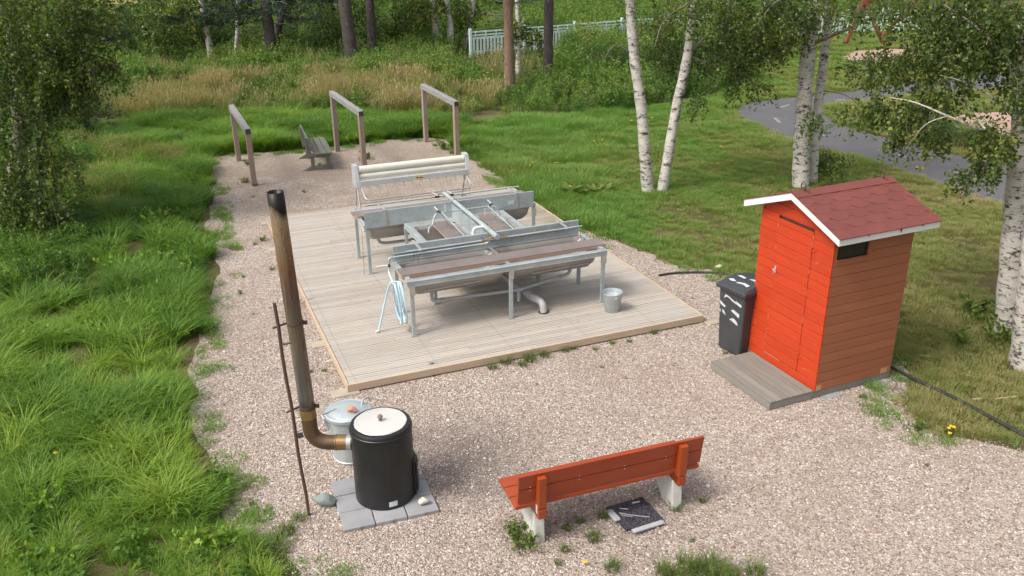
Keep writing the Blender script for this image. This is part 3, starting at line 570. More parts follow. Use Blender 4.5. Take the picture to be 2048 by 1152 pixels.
mb = MB(); pts = arc([(3.0, 2.9, .34), (3.05, 1.9, .3), (3.13, 1.35, .27), (3.2, 1.08, .27), (3.21, 1.05, .12)], .16, 8); mb.tube(pts, .055, 20)
P_('drain_pipe', mb, 'pvcgrey', 0, True)
mb = MB(); a = Vector((3.045, 1.95, .302)); b = Vector((3.13, 1.35, .27))
for k in range(7):
    t = k/6; p = a.lerp(b, t); q = a.lerp(b, t+.05); mb.tube([p, q], .061, 20)
mb.tube([(3.15, 1.27, .27), (3.17, 1.22, .27)], .064, 20); P_('pipe_rib', mb, 'pvcgrey', 0, True)
mb = MB(); mb.lathe([(.085, .1205), (.085, .1225), (.05, .1225)], (3.21, 1.05, 0), 20, capb=False, capt=False); P_('drain_hole_ring', mb, 'dark', 0)
drain([(1.45, 4.04, .61), (1.47, 4.03, .5), (1.6, 4.02, .48), (2.6, 4.02, .47)], .027)
drain([(3.9, 4.04, .61), (3.9, 4.04, .5), (3.8, 4.02, .48), (2.6, 4.02, .47)], .027)
# loose boards lying on the station
def board(lb, u0, u1, v0, v1, z, th=.035, edge=False):
    r_ = Root('washing_board', lb, 'board', ((u0+u1)/2, (v0+v1)/2, z), DF, DR, 'brown plywood boards on the washing station')
    c = .06
    ch = [(u0, v0+c, z), (u0+c, v0, z), (u1-c, v0, z), (u1, v0+c, z), (u1, v1, z), (u0, v1, z)] if not edge else [(u0, v0, z), (u1, v0, z), (u1, v1, z), (u0, v1, z)]
    mb = MB(); mb.prism([(p[0], p[1], z+th*.8) for p in ch], (0, 0, th*.2)); mb.build('top_face', MT['ply'], r_, .002)
    mb = MB(); mb.prism([(p[0]*.9996+.001, p[1], z) for p in ch], (0, 0, th*.79)); mb.build('plywood_core', MT['plyedge'], r_, .002)
    return r_
board('long brown plywood board along the nearest trough', 1.10, 4.31, 1.2, 1.49, .94, .057, True)
board('long brown plywood board along the far trough beside the roller', 1.08, 4.25, 4.06, 4.36, .972, .035)
board('short brown board across the left middle basin', 2.2, 2.49, 2.0, 3.36, .942, .03, True)
board('short brown board across the right middle basin', 3.05, 3.3, 1.98, 3.44, .942, .03, True)
# hose hung at the near left corner
mb = MB(); pts = [(1.06, 1.74, .95), (1.05, 1.72, .86), (1.07, 1.52, .72), (1.07, 1.35, .62)]
for k, t in enumerate(np.linspace(0, 2*math.pi*4, 90)):
    rr = 1+.05*math.sin(t*.5); wv = .13+.012*math.sin(t*.8)
    pts.append((1.055+.045*math.sin(t*.31+1)-.02*math.cos(t), 1.22-wv*math.sin(t)*rr, .585+(.30+.02*math.cos(t*.37))*math.cos(t)*rr))
tail = [(1.04, 1.26, .9), (.95, 1.3, .86), (.88, 1.36, .6), (.8, 1.37, .3), (.75, 1.36, .142), (.725, 1.355, .136)]
mb.tube(spline(pts[:4], 5)[:-1]+pts[4:]+spline(tail, 6), .0135, 8)
hz = Root('water_hose', 'pale blue hose coiled over the near left corner of the washing station', 'hose', (1.05, 1.22, .28), DF, DR)
mb.build('hose_coil', MT['hose'], hz, 0, True); mb = MB(); mb.tube([(.75, 1.36, .142), (.71, 1.352, .139)], .018, 8); mb.build('end_fitting', MT['plasticwhite'], hz, 0, True)
mb = MB(); mb.tube([(1.1, 1.2, .9), (1.1, 1.18, .72), (1.07, 1.1, .58)], .009, 8); mb.tube([(1.07, 1.1, .58), (1.05, 1.06, .5)], .014, 8); mb.build('spray_nozzle', MT['steel'], hz, 0, True)
# bucket
q = dk(4.18, .70, .12); bk = Root('bucket', 'zinc bucket of water standing on the deck by the near right leg', 'bucket', (0, 0, 0), q, 0)
mb = MB(); mb.lathe([(.108, 0), (.112, .004), (.15, .285), (.157, .292), (.155, .3), (.147, .296), (.143, .28), (.11, .02)], (0, 0, 0), 36, capt=False); mb.box(-.003, .003, -.158, -.1, .02, .28, fn=lambda x, y, z: (x, -(.1135+(z/.285)*.038) if y < -.12 else -.11, z)); mb.build('pail', MT['can'], bk, 0, True)
mb = MB(); mb.lathe([(.001, .235), (.138, .235)], (0, 0, 0), 30, capb=True, capt=False); mb.build('water', MT['water'], bk)
mb = MB(); mb.tube([(.152*math.cos(t), .152*math.sin(t), .3-.012*math.sin(t*1)) for t in np.linspace(R(-70), R(110), 20)], .004, 6); mb.tube([(.05*.3, -.158, .27), (.03, -.17, .25), (.05, -.166, .27)], .005, 6); mb.build('bail_handle', MT['steel'], bk, 0, True)

# ------------------------------------------------------------------ the roller (carpet mangle)
mg = Root('carpet_mangle', 'metal carpet mangle with cream rollers on tube legs at the far end of the deck', 'mangle', (2.7, 6.18, .12), DF, DR)
for u in (1.6, 3.81):
    s = 1 if u > 2 else -1
    prof = [(6.0, .93), (6.3, .93), (6.33, 1.0), (6.3, 1.33), (6.2, 1.34), (6.1, 1.33), (6.02, 1.05)]
    mb = MB(); mb.prism([(u-.04, a, b) for a, b in prof], (.08, 0, 0)); mb.build('end_housing', MT['alu'], mg, .006)
    mb = MB(); mb.tube([(u, 6.2, .95), (u-.01*s, 6.53, .13)], .017, 10); mb.tube([(u, 6.12, .95), (u, 5.82, .13)], .017, 10); mb.tube([(u, 6.4, .45), (u, 5.93, .45)], .011, 8); mb.tube([(u, 6.4, .45), (u, 5.86, .25)], .011, 8)
    mb.build('leg_frame', MT['steel'], mg, 0, True)
    for x_, y_ in ((u-.01*s, 6.53), (u, 5.82)): mb = MB(); mb.lathe([(.03, .12), (.03, .135), (.02, .15)], (x_, y_, 0), 12); mb.build('rubber_foot', MT['galvlight'], mg, 0, True)
mb = MB(); mb.tube([(1.645, 6.16, 1.235), (3.765, 6.16, 1.235)], .07, 24); mb.build('upper_roller', MT['creamroll'], mg, 0, True)
mb = MB(); mb.tube([(1.645, 6.12, 1.115), (3.765, 6.12, 1.115)], .052, 24); mb.build('lower_roller', MT['creamroll'], mg, 0, True)
mb = MB(); mb.box(1.642, 3.768, 5.99, 6.02, .95, 1.05); mb.box(1.642, 3.768, 6.02, 6.1, 1.042, 1.048); mb.build('front_panel', MT['alu'], mg, .005)
mb = MB(); mb.box(1.642, 3.768, 6.2, 6.3, .93, .95); mb.build('tray', MT['bolt'], mg, .003)
st = MB(); st.box(2.7, 2.9, 5.984, 5.9885, .965, 1.05); so2 = st.build('warning_sticker', MT['sticker'], mg)
mk = MB(); mk.prism([(2.725, 5.982, 1.005), (2.765, 5.982, .98), (2.765, 5.982, 1.03)], (0, .0015, 0)); mk.box(2.765, 2.8, 5.982, 5.9835, 1.0, 1.006); mk.box(2.8, 2.868, 5.982, 5.9835, .99, 1.012)
mk.build('warning_symbol', MT['dark'], None, parent=so2).location = (-mg.b[0], -mg.b[1], -mg.b[2])
mb = MB(); mb.tube(arc([(1.66, 6.04, .94), (1.66, 5.9, .88), (1.66, 5.7, .76), (3.76, 5.7, .76), (3.76, 5.9, .88), (3.76, 6.04, .94)], .14, 8), .016, 10); mb.build('guide_rail', MT['steel'], mg, 0, True)
mb = MB(); mb.tube([(1.62, 6.05, .6), (3.79, 6.05, .6)], .009, 8); mb.tube([(1.62, 5.86, .6), (3.79, 5.86, .6)], .009, 8); mb.build('cross_bar', MT['steel'], mg, 0, True)
for k in range(12):
    u = 1.8+k*.172; mb = MB(); mb.tube([(u, 6.04, .95), (u, 6.0, .9), (u, 5.97, .83), (u, 5.93, .82)], .0095, 6); mb.build('hook', MT['galvlight'], mg)
    mb = MB(); mb.tube([(u, 6.06, .6), (u+.01, 5.97, .57), (u+.01, 5.9, .61)], .006, 6); mb.build('hook', MT['galvlight'], mg)

# ------------------------------------------------------------------ drying racks
def rack(nb_, fb, h, hf, lb):
    a = gp(*nb_); b = gp(*fb); d = b-a; L = np.linalg.norm(d); ang = math.atan2(-d[0], d[1])
    r_ = Root('drying_rack', lb, 'drying rack', (0, 0, 0), (a[0], a[1], 0), ang, 'drying racks on the gravel')
    for y, hh in ((0, h), (L, hf)):
        mb = MB(); mb.box(-.058, .058, y-.058, y+.058, 0, hh-.13); mb.build('post', MT['greywoodz'], r_, .006)
    mb = MB(); mb.box(-.063, .063, -.07, L+.07, 0, 1, fn=lambda x, y, z: (x, y, (h if y < 1 else hf)-.13+.128*z)); bo = mb.build('beam', MT['beamwood'], r_, .005)
    mb = MB(); mb.box(-.056, .056, -.076, -.071, h-.12, h-.012); mb.build('end_grain', MT['endgrain'], None, parent=bo)
rack((509, 371), (478, 322), 1.33, 1.42, 'leftmost drying rack with orange-brown posts and a grey beam')
rack((729, 338), (675, 303), 1.43, 1.58, 'middle drying rack standing beside the old grey bench')
rack((914.5, 317), (852.5, 284), 1.46, 1.57, 'rightmost drying rack at the far corner of the gravel')

# ------------------------------------------------------------------ old grey bench
a = np.array([-4.93, 20.62, 0]); bd = np.array([-.42, 1.30]); ang = math.atan2(-bd[0], bd[1])
gb = Root('wooden_bench', 'weathered grey wooden bench with backrest between two drying racks', 'bench', (.33, .8, 0), tuple(a), ang)
for v in (0.12, 1.38):
    mb = MB(); mb.prism([(0-.08, v-.045, 0), (.64, v-.045, 0), (.64, v-.045, .11), (.12, v-.045, .11)], (0, .09, 0))
    mb.box(.13, .22, v-.04, v+.04, .11, .36); mb.box(.5, .59, v-.04, v+.04, .11, .36); mb.box(.08, .63, v-.046, v+.046, .34, .42)
    mb.build('trestle', MT['benchgrey'], gb, .006)
    mb = MB(); mb.prism([(.07, v-.04, .3), (.18, v-.04, .3), (.12, v-.04, .82), (.03, v-.04, .82)], (0, .08, 0)); mb.build('back_post', MT['benchgrey'], gb, .006)
for k in range(3):
    mb = MB(); mb.box(.2+k*.155, .34+k*.155, -.12, 1.62, .425, .465); mb.build('seat_plank', MT['benchgrey'], gb, .006)
for k in range(2):
    z = .52+k*.17; mb = MB(); mb.box(.0, .035, -.12, 1.62, z, z+.14, fn=lambda x, y, zz: (x+.17-.28*(zz-.42)+.012, y, zz)); mb.build('back_plank', MT['benchgrey'], gb, .005)

# ------------------------------------------------------------------ red bench
BA = R(19.6); rb = Root('red_bench', 'glossy red-brown bench on pale concrete feet, seen from behind', 'bench', (1.0, 0.25, 0), (.035, 6.77, 0), BA)
for k in range(3):
    y0 = .02+k*.165; mb = MB(); mb.box(-.02, 1.95, y0, y0+.155, .435, .478); mb.build('seat_plank', MT['redbench'], rb, .006)
def lean(x, y, z): return (x, y-.14*(z-.45), z)
for k in range(2):
    z0 = .5+k*.165; mb = MB(); mb.box(-.0 if k else .0, 1.96, .03, .065, z0, z0+.158, fn=lean); mb.build('back_plank', MT['redbench'], rb, .005)
for x in (.22, 1.72):
    mb = MB(); mb.prism([(x-.04, -.02, .34), (x-.04, .05, .34), (x-.04, .024, .46), (x-.04, -.012, .79), (x-.04, -.072, .79), (x-.04, -.06, .46)], (.08, 0, 0)); mb.build('back_brace', MT['redbrace'], rb, .005)
    mb = MB(); mb.prism([(x-.04, -.06, .33), (x-.04, .0, .32), (x-.04, .44, .39), (x-.04, .44, .43), (x-.04, -.06, .43)], (.08, 0, 0)); mb.build('seat_bearer', MT['redbench'], rb, .005)
    mb = MB(); mb.prism([(x-.055, .0, 0), (x-.055, .22, -.0), (x-.055, .3, .08), (x-.055, .40, .2), (x-.055, .46, .385), (x-.055, .04, .335), (x-.055, .015, .2)], (.11, 0, 0)); mb.build('concrete_foot', MT['concrete'], rb, .012, seg=3)
mb = MB(); mb.box(.176, .1785, -.035, .0, .38, .47); mb.build('label', MT['remnant'], rb)
mb = MB()
for x in (.12, .62, 1.1, 1.55):
    for z in (.64, .68):
        mb.tube([(x, .005+.03-.14*(z-.45), z), (x, -.004+.03-.14*(z-.45), z)], .004, 6)
mb.build('screw_head', MT['remnant'], rb)
# folded towel
tw = gp(1268, 1035, 0); to = Root('folded_towel', 'folded black and white speckled towel on the gravel under the red bench', 'towel', (0, 0, 0), (tw[0], tw[1], 0), R(24))
def cloth(x0, x1, y0, y1, z0, th, n=14, curl=.01, seed=0):
    mb = MB(); V = []; m_ = n+1
    for s in (0, 1):
        for i in range(m_):
            for j in range(m_):
                x = x0+(x1-x0)*i/n; y = y0+(y1-y0)*j/n; z = z0+curl*vnoise(x*10+seed, y*10, 1.2)+s*th
                if i in (0, n) or j in (0, n): z = z0+curl*.5+th*.5+(s-.5)*th*.6
                V.append((x, y, z))
    o_ = m_*m_; Fc = []
    for i in range(n):
        for j in range(n):
            a_ = i*m_+j; Fc.append((a_, a_+1, a_+m_+1, a_+m_)); Fc.append((o_+a_, o_+a_+m_, o_+a_+m_+1, o_+a_+1))
    for k in range(n):
        for (p, q_) in ((k, k+1), (n*m_+k+1, n*m_+k)): Fc.append((p, o_+p, o_+q_, q_))
        for (p, q_) in (((k+1)*m_, k*m_), (k*m_+n, (k+1)*m_+n)): Fc.append((p, o_+p, o_+q_, q_))
    mb.add(V, Fc); return mb
cloth(-.2, .17, -.17, .22, .012, .02, seed=1).build('lower_fold', MT['towel'], to, 0, True)
cloth(-.17, .215, -.2, .2, .035, .018, seed=5).build('upper_fold', MT['towel'], to, 0, True)
cloth(-.155, .2, -.255, -.2, .03, .022, n=8, curl=.004, seed=7).build('white_border', MT['towellight'], to, 0, True)
cloth(-.235, -.16, -.02, .16, .03, .022, n=8, curl=.004, seed=9).build('white_corner', MT['towellight'], to, 0, True)
mb = MB(); mb.tube(spline([(-.14, .06, .062), (-.08, .0, .064), (0, -.06, .064), (.1, -.13, .064)], 6), .004, 5); mb.tube(spline([(-.14, .03, .062), (-.11, -.01, .064), (-.05, -.05, .064)], 5), .003, 5); mb.tube(spline([(-.1, .12, .063), (-.03, .07, .064)], 5), .006, 5); mb.tube([(.06, .14, .063), (.14, .13, .063)], .009, 5)
mb.build('white_lines', MT['towellight'], to, 0, True)

# ------------------------------------------------------------------ boiler, chimney, can
SL = R(19.0); o0 = np.array([-1.68, 7.02]); sx = np.array([math.cos(SL), math.sin(SL)]); sy = np.array([-math.sin(SL), math.cos(SL)])
names = [['front left', 'front middle', 'front right'], ['left middle', 'centre', 'right middle'], ['back left', 'back middle', 'back right']]
for j in range(3):
    for i in range(3):
        if i == 1 and j == 1: lbx = 'grey paving slab wholly under the black boiler'
        else: lbx = 'grey concrete paving slab, %s of the square under the boiler' % names[j][i]
        cx, cy = o0+sx*(.155+i*.325)+sy*(.14+j*.292)
        mb = MB(); mb.box(-.158, .158, -.141, .141, 0, .042); o = mb.build('paving_slab', MT['paver'], None, .006); o.location = (cx, cy, .001+.002*rnd.random()); o.rotation_euler = (R(rnd.uniform(-.4, .4)), R(rnd.uniform(-.4, .4)), SL+R(rnd.uniform(-1, 1)))
        setp(o, lbx, 'paving slab', 'slabs under the boiler')
bo = Root('water_boiler', 'black drum boiler with pale lid and tall rusty chimney pipe', 'boiler', (0, 0, .045), (-1.345, 7.63, 0), 0)
mb = MB(); mb.lathe([(.308, .046), (.312, .05), (.312, .835), (.318, .84), (.318, .856), (.312, .862), (.31, .885), (.3, .9), (.28, .905), (.262, .9), (.262, .8)], (0, 0, 0), 64, capt=False); mb.build('drum', MT['barrel'], bo, 0, True)
mb = MB(); mb.lathe([(.0, .898), (.1, .903), (.2, .9), (.262, .902), (.266, .908), (.262, .913), (.2, .909), (.08, .915), (.02, .918)], (0, 0, 0), 64, capb=False, wob=lambda a, z: .006*math.sin(9*a)+.004*math.sin(23*a)); lo = mb.build('lid', MT['lid'], bo, 0, True)
mb = MB(); mb.lathe([(.02, .915), (.018, .93), (.014, .936)], (0, 0, 0), 16); mb.lathe([(.001, .934), (.018, .94), (.027, .955), (.028, .967), (.02, .982), (.001, .988)], (0, 0, 0), 16); k_ = mb.build('knob', MT['knob'], None, 0, True, parent=lo); k_.location = (0, 0, -.045)
# fire door on the right flank
mb = MB(); A0 = R(-38)
ring = []
for t in np.linspace(-.33, .33, 9):
    for z in (.08, .44): pass
for s_, (r0, r1, t0, t1, z0, z1) in enumerate(((.311, .335, -.34, .34, .07, .47), (.335, .35, -.27, .27, .11, .43))):
    N = 10; V = []
    for i in range(N+1):
        a_ = .12+t0+(t1-t0)*i/N
        for (r_, z) in ((r0, z0), (r1, z0), (r1, z1), (r0, z1)): V.append((r_*math.cos(a_), r_*math.sin(a_), z))
    Fc = [(i*4+k, (i+1)*4+k, (i+1)*4+(k+1) % 4, i*4+(k+1) % 4) for i in range(N) for k in range(4)]+[(0, 1, 2, 3), (N*4+3, N*4+2, N*4+1, N*4)]
    mb.add(V, Fc)
do = mb.build('fire_door', MT['barrel'], bo, .002)
mb = MB(); mb.tube([(.352, -.05, .38), (.375, -.05, .38), (.375, -.05, .56)], .005, 6); mb.tube([(.35, -.03, .36), (.39, -.06, .36)], .009, 8); mb.tube([(.375, -.06, .33), (.392, -.06, .33)], .012, 8); q_ = mb.build('door_latch', MT['steel'], None, 0, True, parent=do); q_.location = (0, 0, -.045)
mb = MB(); V = []
for a_ in np.linspace(R(-76), R(-60), 6):
    for z in (.085, .145): V.append((.3145*math.cos(a_), .3145*math.sin(a_), z+.02*(a_-R(-68))))
mb.add(V, [(2*i, 2*i+2, 2*i+3, 2*i+1) for i in range(5)]); mb.build('rating_label', MT['remnant'], bo)
# flue: nozzle, elbow, pipe, soot-black mouth.  written with z measured from the ground
ex0 = -.70
el = arc([(-.3, -.02, .68), (-.71, -.02, .68), (-.71, -.02, 1.2)], .3, 12)
mb = MB(); mb.tube(el[:-1]+[Vector((-.71, -.02, 1.0))], .077, 28, caps=False); o = mb.build('flue_elbow', MT['rust'], bo, 0, True); o.data.materials[0] = plain('heat_browned_elbow', (.2, .12, .07), (.13, .08, .05), 4, .4, .5, .1)
mb = MB(); mb.tube([(-.305, -.02, .68), (-.35, -.02, .68)], .082, 28); mb.build('flue_nozzle', MT['galvlight'], bo, 0, True)
mb = MB(); mb.tube([(-.35, -.02, .68), (-.45, -.02, .68)], .081, 28); mb.tube([(-.455, -.02, .68), (-.465, -.02, .68)], .084, 28); mb.build('brass_collar', MT['collar'], bo, 0, True)
mb = MB(); mb.tube([(-.709, -.02, .98), (-.715, -.02, 1.06), (-.715, -.02, 1.08)], .081, 28); mb.build('flue_joint', MT['collar'], bo, 0, True)
mb = MB(); n_ = 28; top = (-.775, -.03, 3.33)
P0 = Vector((-.712, -.02, 1.06)); P1 = Vector(top); pts = [P0.lerp(P1, t) for t in np.linspace(0, 1, 14)]
mb.tube(pts, .076, n_, caps=False); mb.tube([P1, P1-(P1-P0).normalized()*.4], .072, n_, caps=False)
V0 = len(mb.V); fo = mb.build('flue_pipe', MT['flue'], bo, 0, True)
so_ = fo.modifiers.new('t', 'SOLIDIFY'); so_.thickness = .003
for z in (1.1, 2.02):
    mb = MB(); p = P0.lerp(P1, (z-1.06)/(3.33-1.06)); mb.tube([p, p+Vector((0, 0, .022))], .081, 28)
    mb.bar(p+Vector((.075, 0, .01)), p+Vector((.12, 0, .01)), .012, .04); mb.tube([p+Vector((-.075, -.01, .01)), p+Vector((-.17, -.14, .02))], .011, 8)
    mb.build('pipe_clamp', MT['rust'], bo, 0, True)
b0 = gp(618, 1031, 0); t0_ = gy(548, 606, b0[1]+.02)
mb = MB(); L_ = [b0+(t0_-b0)*t for t in np.linspace(0, 1, 10)]; L_ = [p+np.array([.006*math.sin(i*1.7), 0, 0]) for i, p in enumerate(L_)]
rd = Root('steel_post', 'thin rusty steel post stuck in the gravel beside the chimney pipe', 'post', (0, 0, 0), (b0[0], b0[1], 0), 0)
mb.tube([(p[0]-b0[0], p[1]-b0[1], p[2]) for p in L_], .0165, 10); mb.build('rod', MT['rust'], rd, 0, True)
mb = MB(); pz = (L_[3]+(L_[4]-L_[3])*.6)-b0; mb.bar((pz[0]+.01, pz[1], pz[2]), (pz[0]+.07, pz[1], pz[2]+.01), .02, .05); pz = L_[7]-b0; mb.tube([(pz[0], pz[1], pz[2]+.1), (pz[0]+.1, pz[1], pz[2]+.12)], .012, 8); mb.build('clamp_bracket', MT['bolt'], rd)
tc = Root('rubbish_can', 'dented zinc rubbish can with lid behind the black boiler', 'rubbish can', (0, 0, 0), (-1.83, 8.40, 0), 0)
mb = MB(); mb.lathe([(.205, 0), (.212, .01), (.212, .03), (.205, .035), (.225, .54), (.232, .545), (.232, .56), (.22, .56), (.2, .1)], (0, 0, 0), 48, capt=False, wob=lambda a, z: .008*math.sin(3*a+z*4)); mb.build('can_body', MT['can'], tc, 0, True)
mb = MB(); mb.lathe([(.25, .545), (.256, .55), (.256, .585), (.245, .592), (.22, .588), (.2, .6), (.1, .612), (.03, .615)], (0, 0, 0), 48, wob=lambda a, z: .012*math.sin(2*a+1)+.006*math.sin(5*a)); lo = mb.build('lid', MT['can'], tc, 0, True)
mb = MB(); mb.tube([(.14, .1, .6), (.16, .12, .66), (.21, .15, .67), (.22, .16, .62)], .012, 8); mb.build('lid_handle', MT['galvlight'], None, 0, True, parent=lo)
mb = MB(); mb.bar((-.235, -.12, .56), (-.19, -.16, .45), .05, .012); mb.tube([(-.25, -.02, .57), (-.27, -.09, .58), (-.24, -.13, .55)], .012, 8); mb.bar((-.25, -.08, .6), (-.13, .0, .615), .035, .006); mb.build('side_clasp', MT['galv'], tc, .002)
def rock(name, lb, cat, p, r_, m, seed, flat=.6, rot=0):
    bm = bmesh.new(); bmesh.ops.create_icosphere(bm, subdivisions=3, radius=1); rr = random.Random(seed); D = [Vector((rr.uniform(-1, 1), rr.uniform(-1, 1), rr.uniform(-1, 1))).normalized() for _ in range(9)]; H = [rr.uniform(.55, .85) for _ in D]
    for v in bm.verts:
        for d, h in zip(D, H):
            t = v.co.dot(d)
            if t > h: v.co -= d*(t-h)
        v.co = Vector((v.co.x*r_[0], v.co.y*r_[1], v.co.z*r_[2]))
    zmin = min(v.co.z for v in bm.verts)
    for v in bm.verts: v.co.z -= zmin*.9
    me = bpy.data.meshes.new(name); bm.to_mesh(me); bm.free(); me.materials.append(m); o = bpy.data.objects.new(name, me); C.objects.link(o); o.location = p; o.rotation_euler = (0, 0, rot); setp(o, lb, cat); return o
rock('rock', 'grey-green angular rock beside the paving slabs', 'stone', tuple(gp(650, 1008, 0)), (.135, .07, .075), MT['rockdark'], 3, rot=R(-25))
rock('white_rock', 'small white rock on the paving beside the boiler', 'stone', tuple(gp(848, 1008, .045)), (.062, .05, .045), MT['rockpale'], 5, rot=.3)
rock('brick_piece', 'broken orange brick lying on the lid of the zinc can', 'brick', (-1.78, 8.33, .61), (.075, .045, .035), MT['brick'], 8, rot=-.5)
rock('white_stone', 'pale stone behind the grey wheelie bin', 'stone', tuple(gp(1437, 538, 0)), (.07, .05, .05), MT['rockpale'], 11)

# ------------------------------------------------------------------ the shed (near corner at the origin; front along -x, side along +y)
SA = -1.154; SF = (3.75, 9.532, 0); SW, SDp = 1.303, 1.252; ZE, ZR = 2.212, 2.532; OX, OF, OB = .201, .14, .164
sh = Root('wooden_shed', 'small red wooden shed with red shingle roof and white trim', 'shed', (-SW/2, SDp/2, 0), SF, SA)
slope = (ZR-ZE)/(SW/2+OX)
def roofz(x): return ZR-slope*abs(x+SW/2)
def und(x): return roofz(x)-.055
ph = .128; zb = .10; GB = .004
mb = MB(); z = zb
DL, DRt, DB, DT = -.97, -.348, .2, 2.1
def clipx(z):                          # wall half extents under the roof at height z
    m_ = (ZR-.055-z)/slope; return max(-SW, -SW/2-m_), min(0, -SW/2+m_)
while z < ZR-.1:
    z1 = z+ph-.010; pv_ = rnd.random()
    segs = [(-SW, 0)]
    if z+.01 > DB and z < DT: segs = [(-SW, DL-.004), (DRt+.004, 0)]
    for (a, b) in segs:
        l0, r0 = clipx(z); l1, r1 = clipx(z1)
        x0, x1, x2, x3 = max(a, l0), min(b, r0), min(b, r1), max(a, l1)
        if x1 > x0 and x2 > x3: mb.prism([(x0, 0, z), (x1, 0, z), (x2, 0, z1), (x3, 0, z1)], (0, .02, 0), pv_)
    z += ph
mb.prism([(-SW+.01, .008, zb+.01), (DL-.004, .008, zb+.01), (DL-.004, .008, 2.1), (-SW+.01, .008, 2.1)], (0, .02, 0)); mb.prism([(DRt+.004, .008, zb+.01), (-.01, .008, zb+.01), (-.01, .008, 2.1), (DRt+.004, .008, 2.1)], (0, .02, 0))
l, r_ = clipx(2.14); mb.prism([(-SW+.05, .008, 2.125), (-.05, .008, 2.125), (-SW/2, .008, ZR-.09)], (0, .02, 0)); mb.build('front_wall', MT['redwall'], sh, .003)
mb = MB(); z = zb
while z < DT-.01:
    a = max(z, DB+.03); b = min(z+ph-.010, DT-.012)
    if b-a > .01: mb.box(DL+.001, DRt-.001, -.004, .018, a, b, rnd.random())
    z += ph
mb.box(DL+.004, DRt-.004, .004, .016, DB+.032, DT-.02)
do = mb.build('door', MT['redwall'], sh, .003)
mb = MB(); mb.box(DL+.02, DL+.05, -.012, -.006, 1.36, 1.46); mb.tube([(DL+.035, -.01, 1.42), (DL+.035, -.05, 1.42), (DL+.1, -.055, 1.41)], .008, 8); q_ = mb.build('door_handle', MT['steel'], None, .001, parent=do); q_.location = tuple(-sh.b)
rr_ = random.Random(4)
for (x_, a_, b_) in ((DL-.002, DB, DT-.02), (DRt+.002, DB, DT-.02)):
    z = a_
    while z < b_:
        l_ = rr_.uniform(.01, .09)
        if rr_.random() < .5: mb = MB(); mb.box(x_-rr_.uniform(.001, .004), x_+rr_.uniform(.001, .004), -.0052, -.0035, z, min(b_, z+l_)); q_ = mb.build('worn_paint_edge', MT['door_edge2'], None, parent=do); q_.location = tuple(-sh.b)
        z += l_+rr_.uniform(.02, .16)
mb = MB(); mb.box(DL+.0, DL+.3, -.0052, -.0035, DB+.018, DB+.025); q_ = mb.build('worn_paint_edge', MT['door_edge2'], None, parent=do); q_.location = tuple(-sh.b)
for z in (.42, 1.85):
    mb = MB(); mb.box(DRt-.1, DRt+.06, -.011, -.0065, z, z+.025); mb.tube([(DRt, -.012, z-.02), (DRt, -.012, z+.045)], .008, 8); q_ = mb.build('door_hinge', MT['redwall'], None, 0, parent=do); q_.location = tuple(-sh.b)
mb = MB(); mb.box(DL+.01, DRt-.01, .02, .03, 2.09, 2.12); mb.build('gap_shade', MT['dark'], sh)  # dark strip standing in for the shade inside the slit
# side walls
WY0, WY1, WZ0, WZ1 = .062, .534, 1.84, 2.008
for side in (0, 1):
    mb = MB(); z = zb; xa, xb = ((-.022, 0) if side == 0 else (-SW, -SW+.022)); top_ = und(0)-.002
    while z < top_:
        z1 = min(z+ph-.010, top_); pv_ = rnd.random(); segs = [(.0205, SDp)]
        if side == 0 and z1 > WZ0 and z < WZ1: segs = [(.0205, WY0), (WY1+.0, SDp)]
        for a, b in segs: mb.box(xa, xb, a, b, z, z1, pv_)
        if side == 0 and z < WZ0 < z1: mb.box(xa, xb, WY0, WY1, z, WZ0, pv_)
        if side == 0 and z < WZ1 < z1: mb.box(xa, xb, WY0, WY1, WZ1, z1, pv_)
        z += ph
    xi = (-.03, -.008) if side == 0 else (-SW+.008, -SW+.03)
    mb.box(*xi, .03, SDp-.01, zb+.01, WZ0 if side == 0 else top_)
    if side == 0: mb.box(*xi, WY1, SDp-.01, WZ0, top_); mb.box(*xi, .03, WY0, WZ0, top_)
    o = mb.build('side_wall', MT['brownwall'], sh, .003)
    if side == 0:
        wm = MB(); wm.box(-.004, .016, WY1, WY1+.04, WZ0-.01, WZ1+.005); wm.box(-.004, .014, WY0-.012, WY1, WZ0-.014, WZ0)
        wf = wm.build('window', MT['brownwall'], sh, .002); g_ = MB(); g_.box(-.02, -.016, WY0-.01, WY1+.01, WZ0-.005, WZ1+.01); q_ = g_.build('window_pane', MT['glass'], None, parent=wf); q_.location = tuple(-sh.b)
        
        for a_, b_ in ((.02, .1), (SDp-.17, SDp-.06)): pm = MB(); pm.box(.0005, .003, a_, b_, zb+.01, zb+.08); pm.build('bare_wood_patch', MT['door_edge'], sh)
mb = MB(); z = zb
while z < ZR-.12:
    z1 = z+ph-.007; l0, r0 = clipx(z); l1, r1 = clipx(z1)
    if r1 > l1: mb.prism([(max(l0, -SW+.023), SDp+.001, z), (min(r0, -.023), SDp+.001, z), (min(r1, -.023), SDp+.001, z1), (max(l1, -SW+.023), SDp+.001, z1)], (0, -.022, 0))
    z += ph
mb.build('back_wall', MT['brownwall'], sh, .003)
mb = MB(); mb.box(-.06, -.002, .0, SDp, .012, .098); mb.box(-SW+.002, -SW+.06, .0, SDp, .012, .098); mb.box(-SW+.062, -.062, .02, .07, .012, .098); mb.box(-SW+.062, -.062, SDp-.07, SDp-.02, .012, .098); mb.build('floor_frame', MT['greywood'], sh, .004)
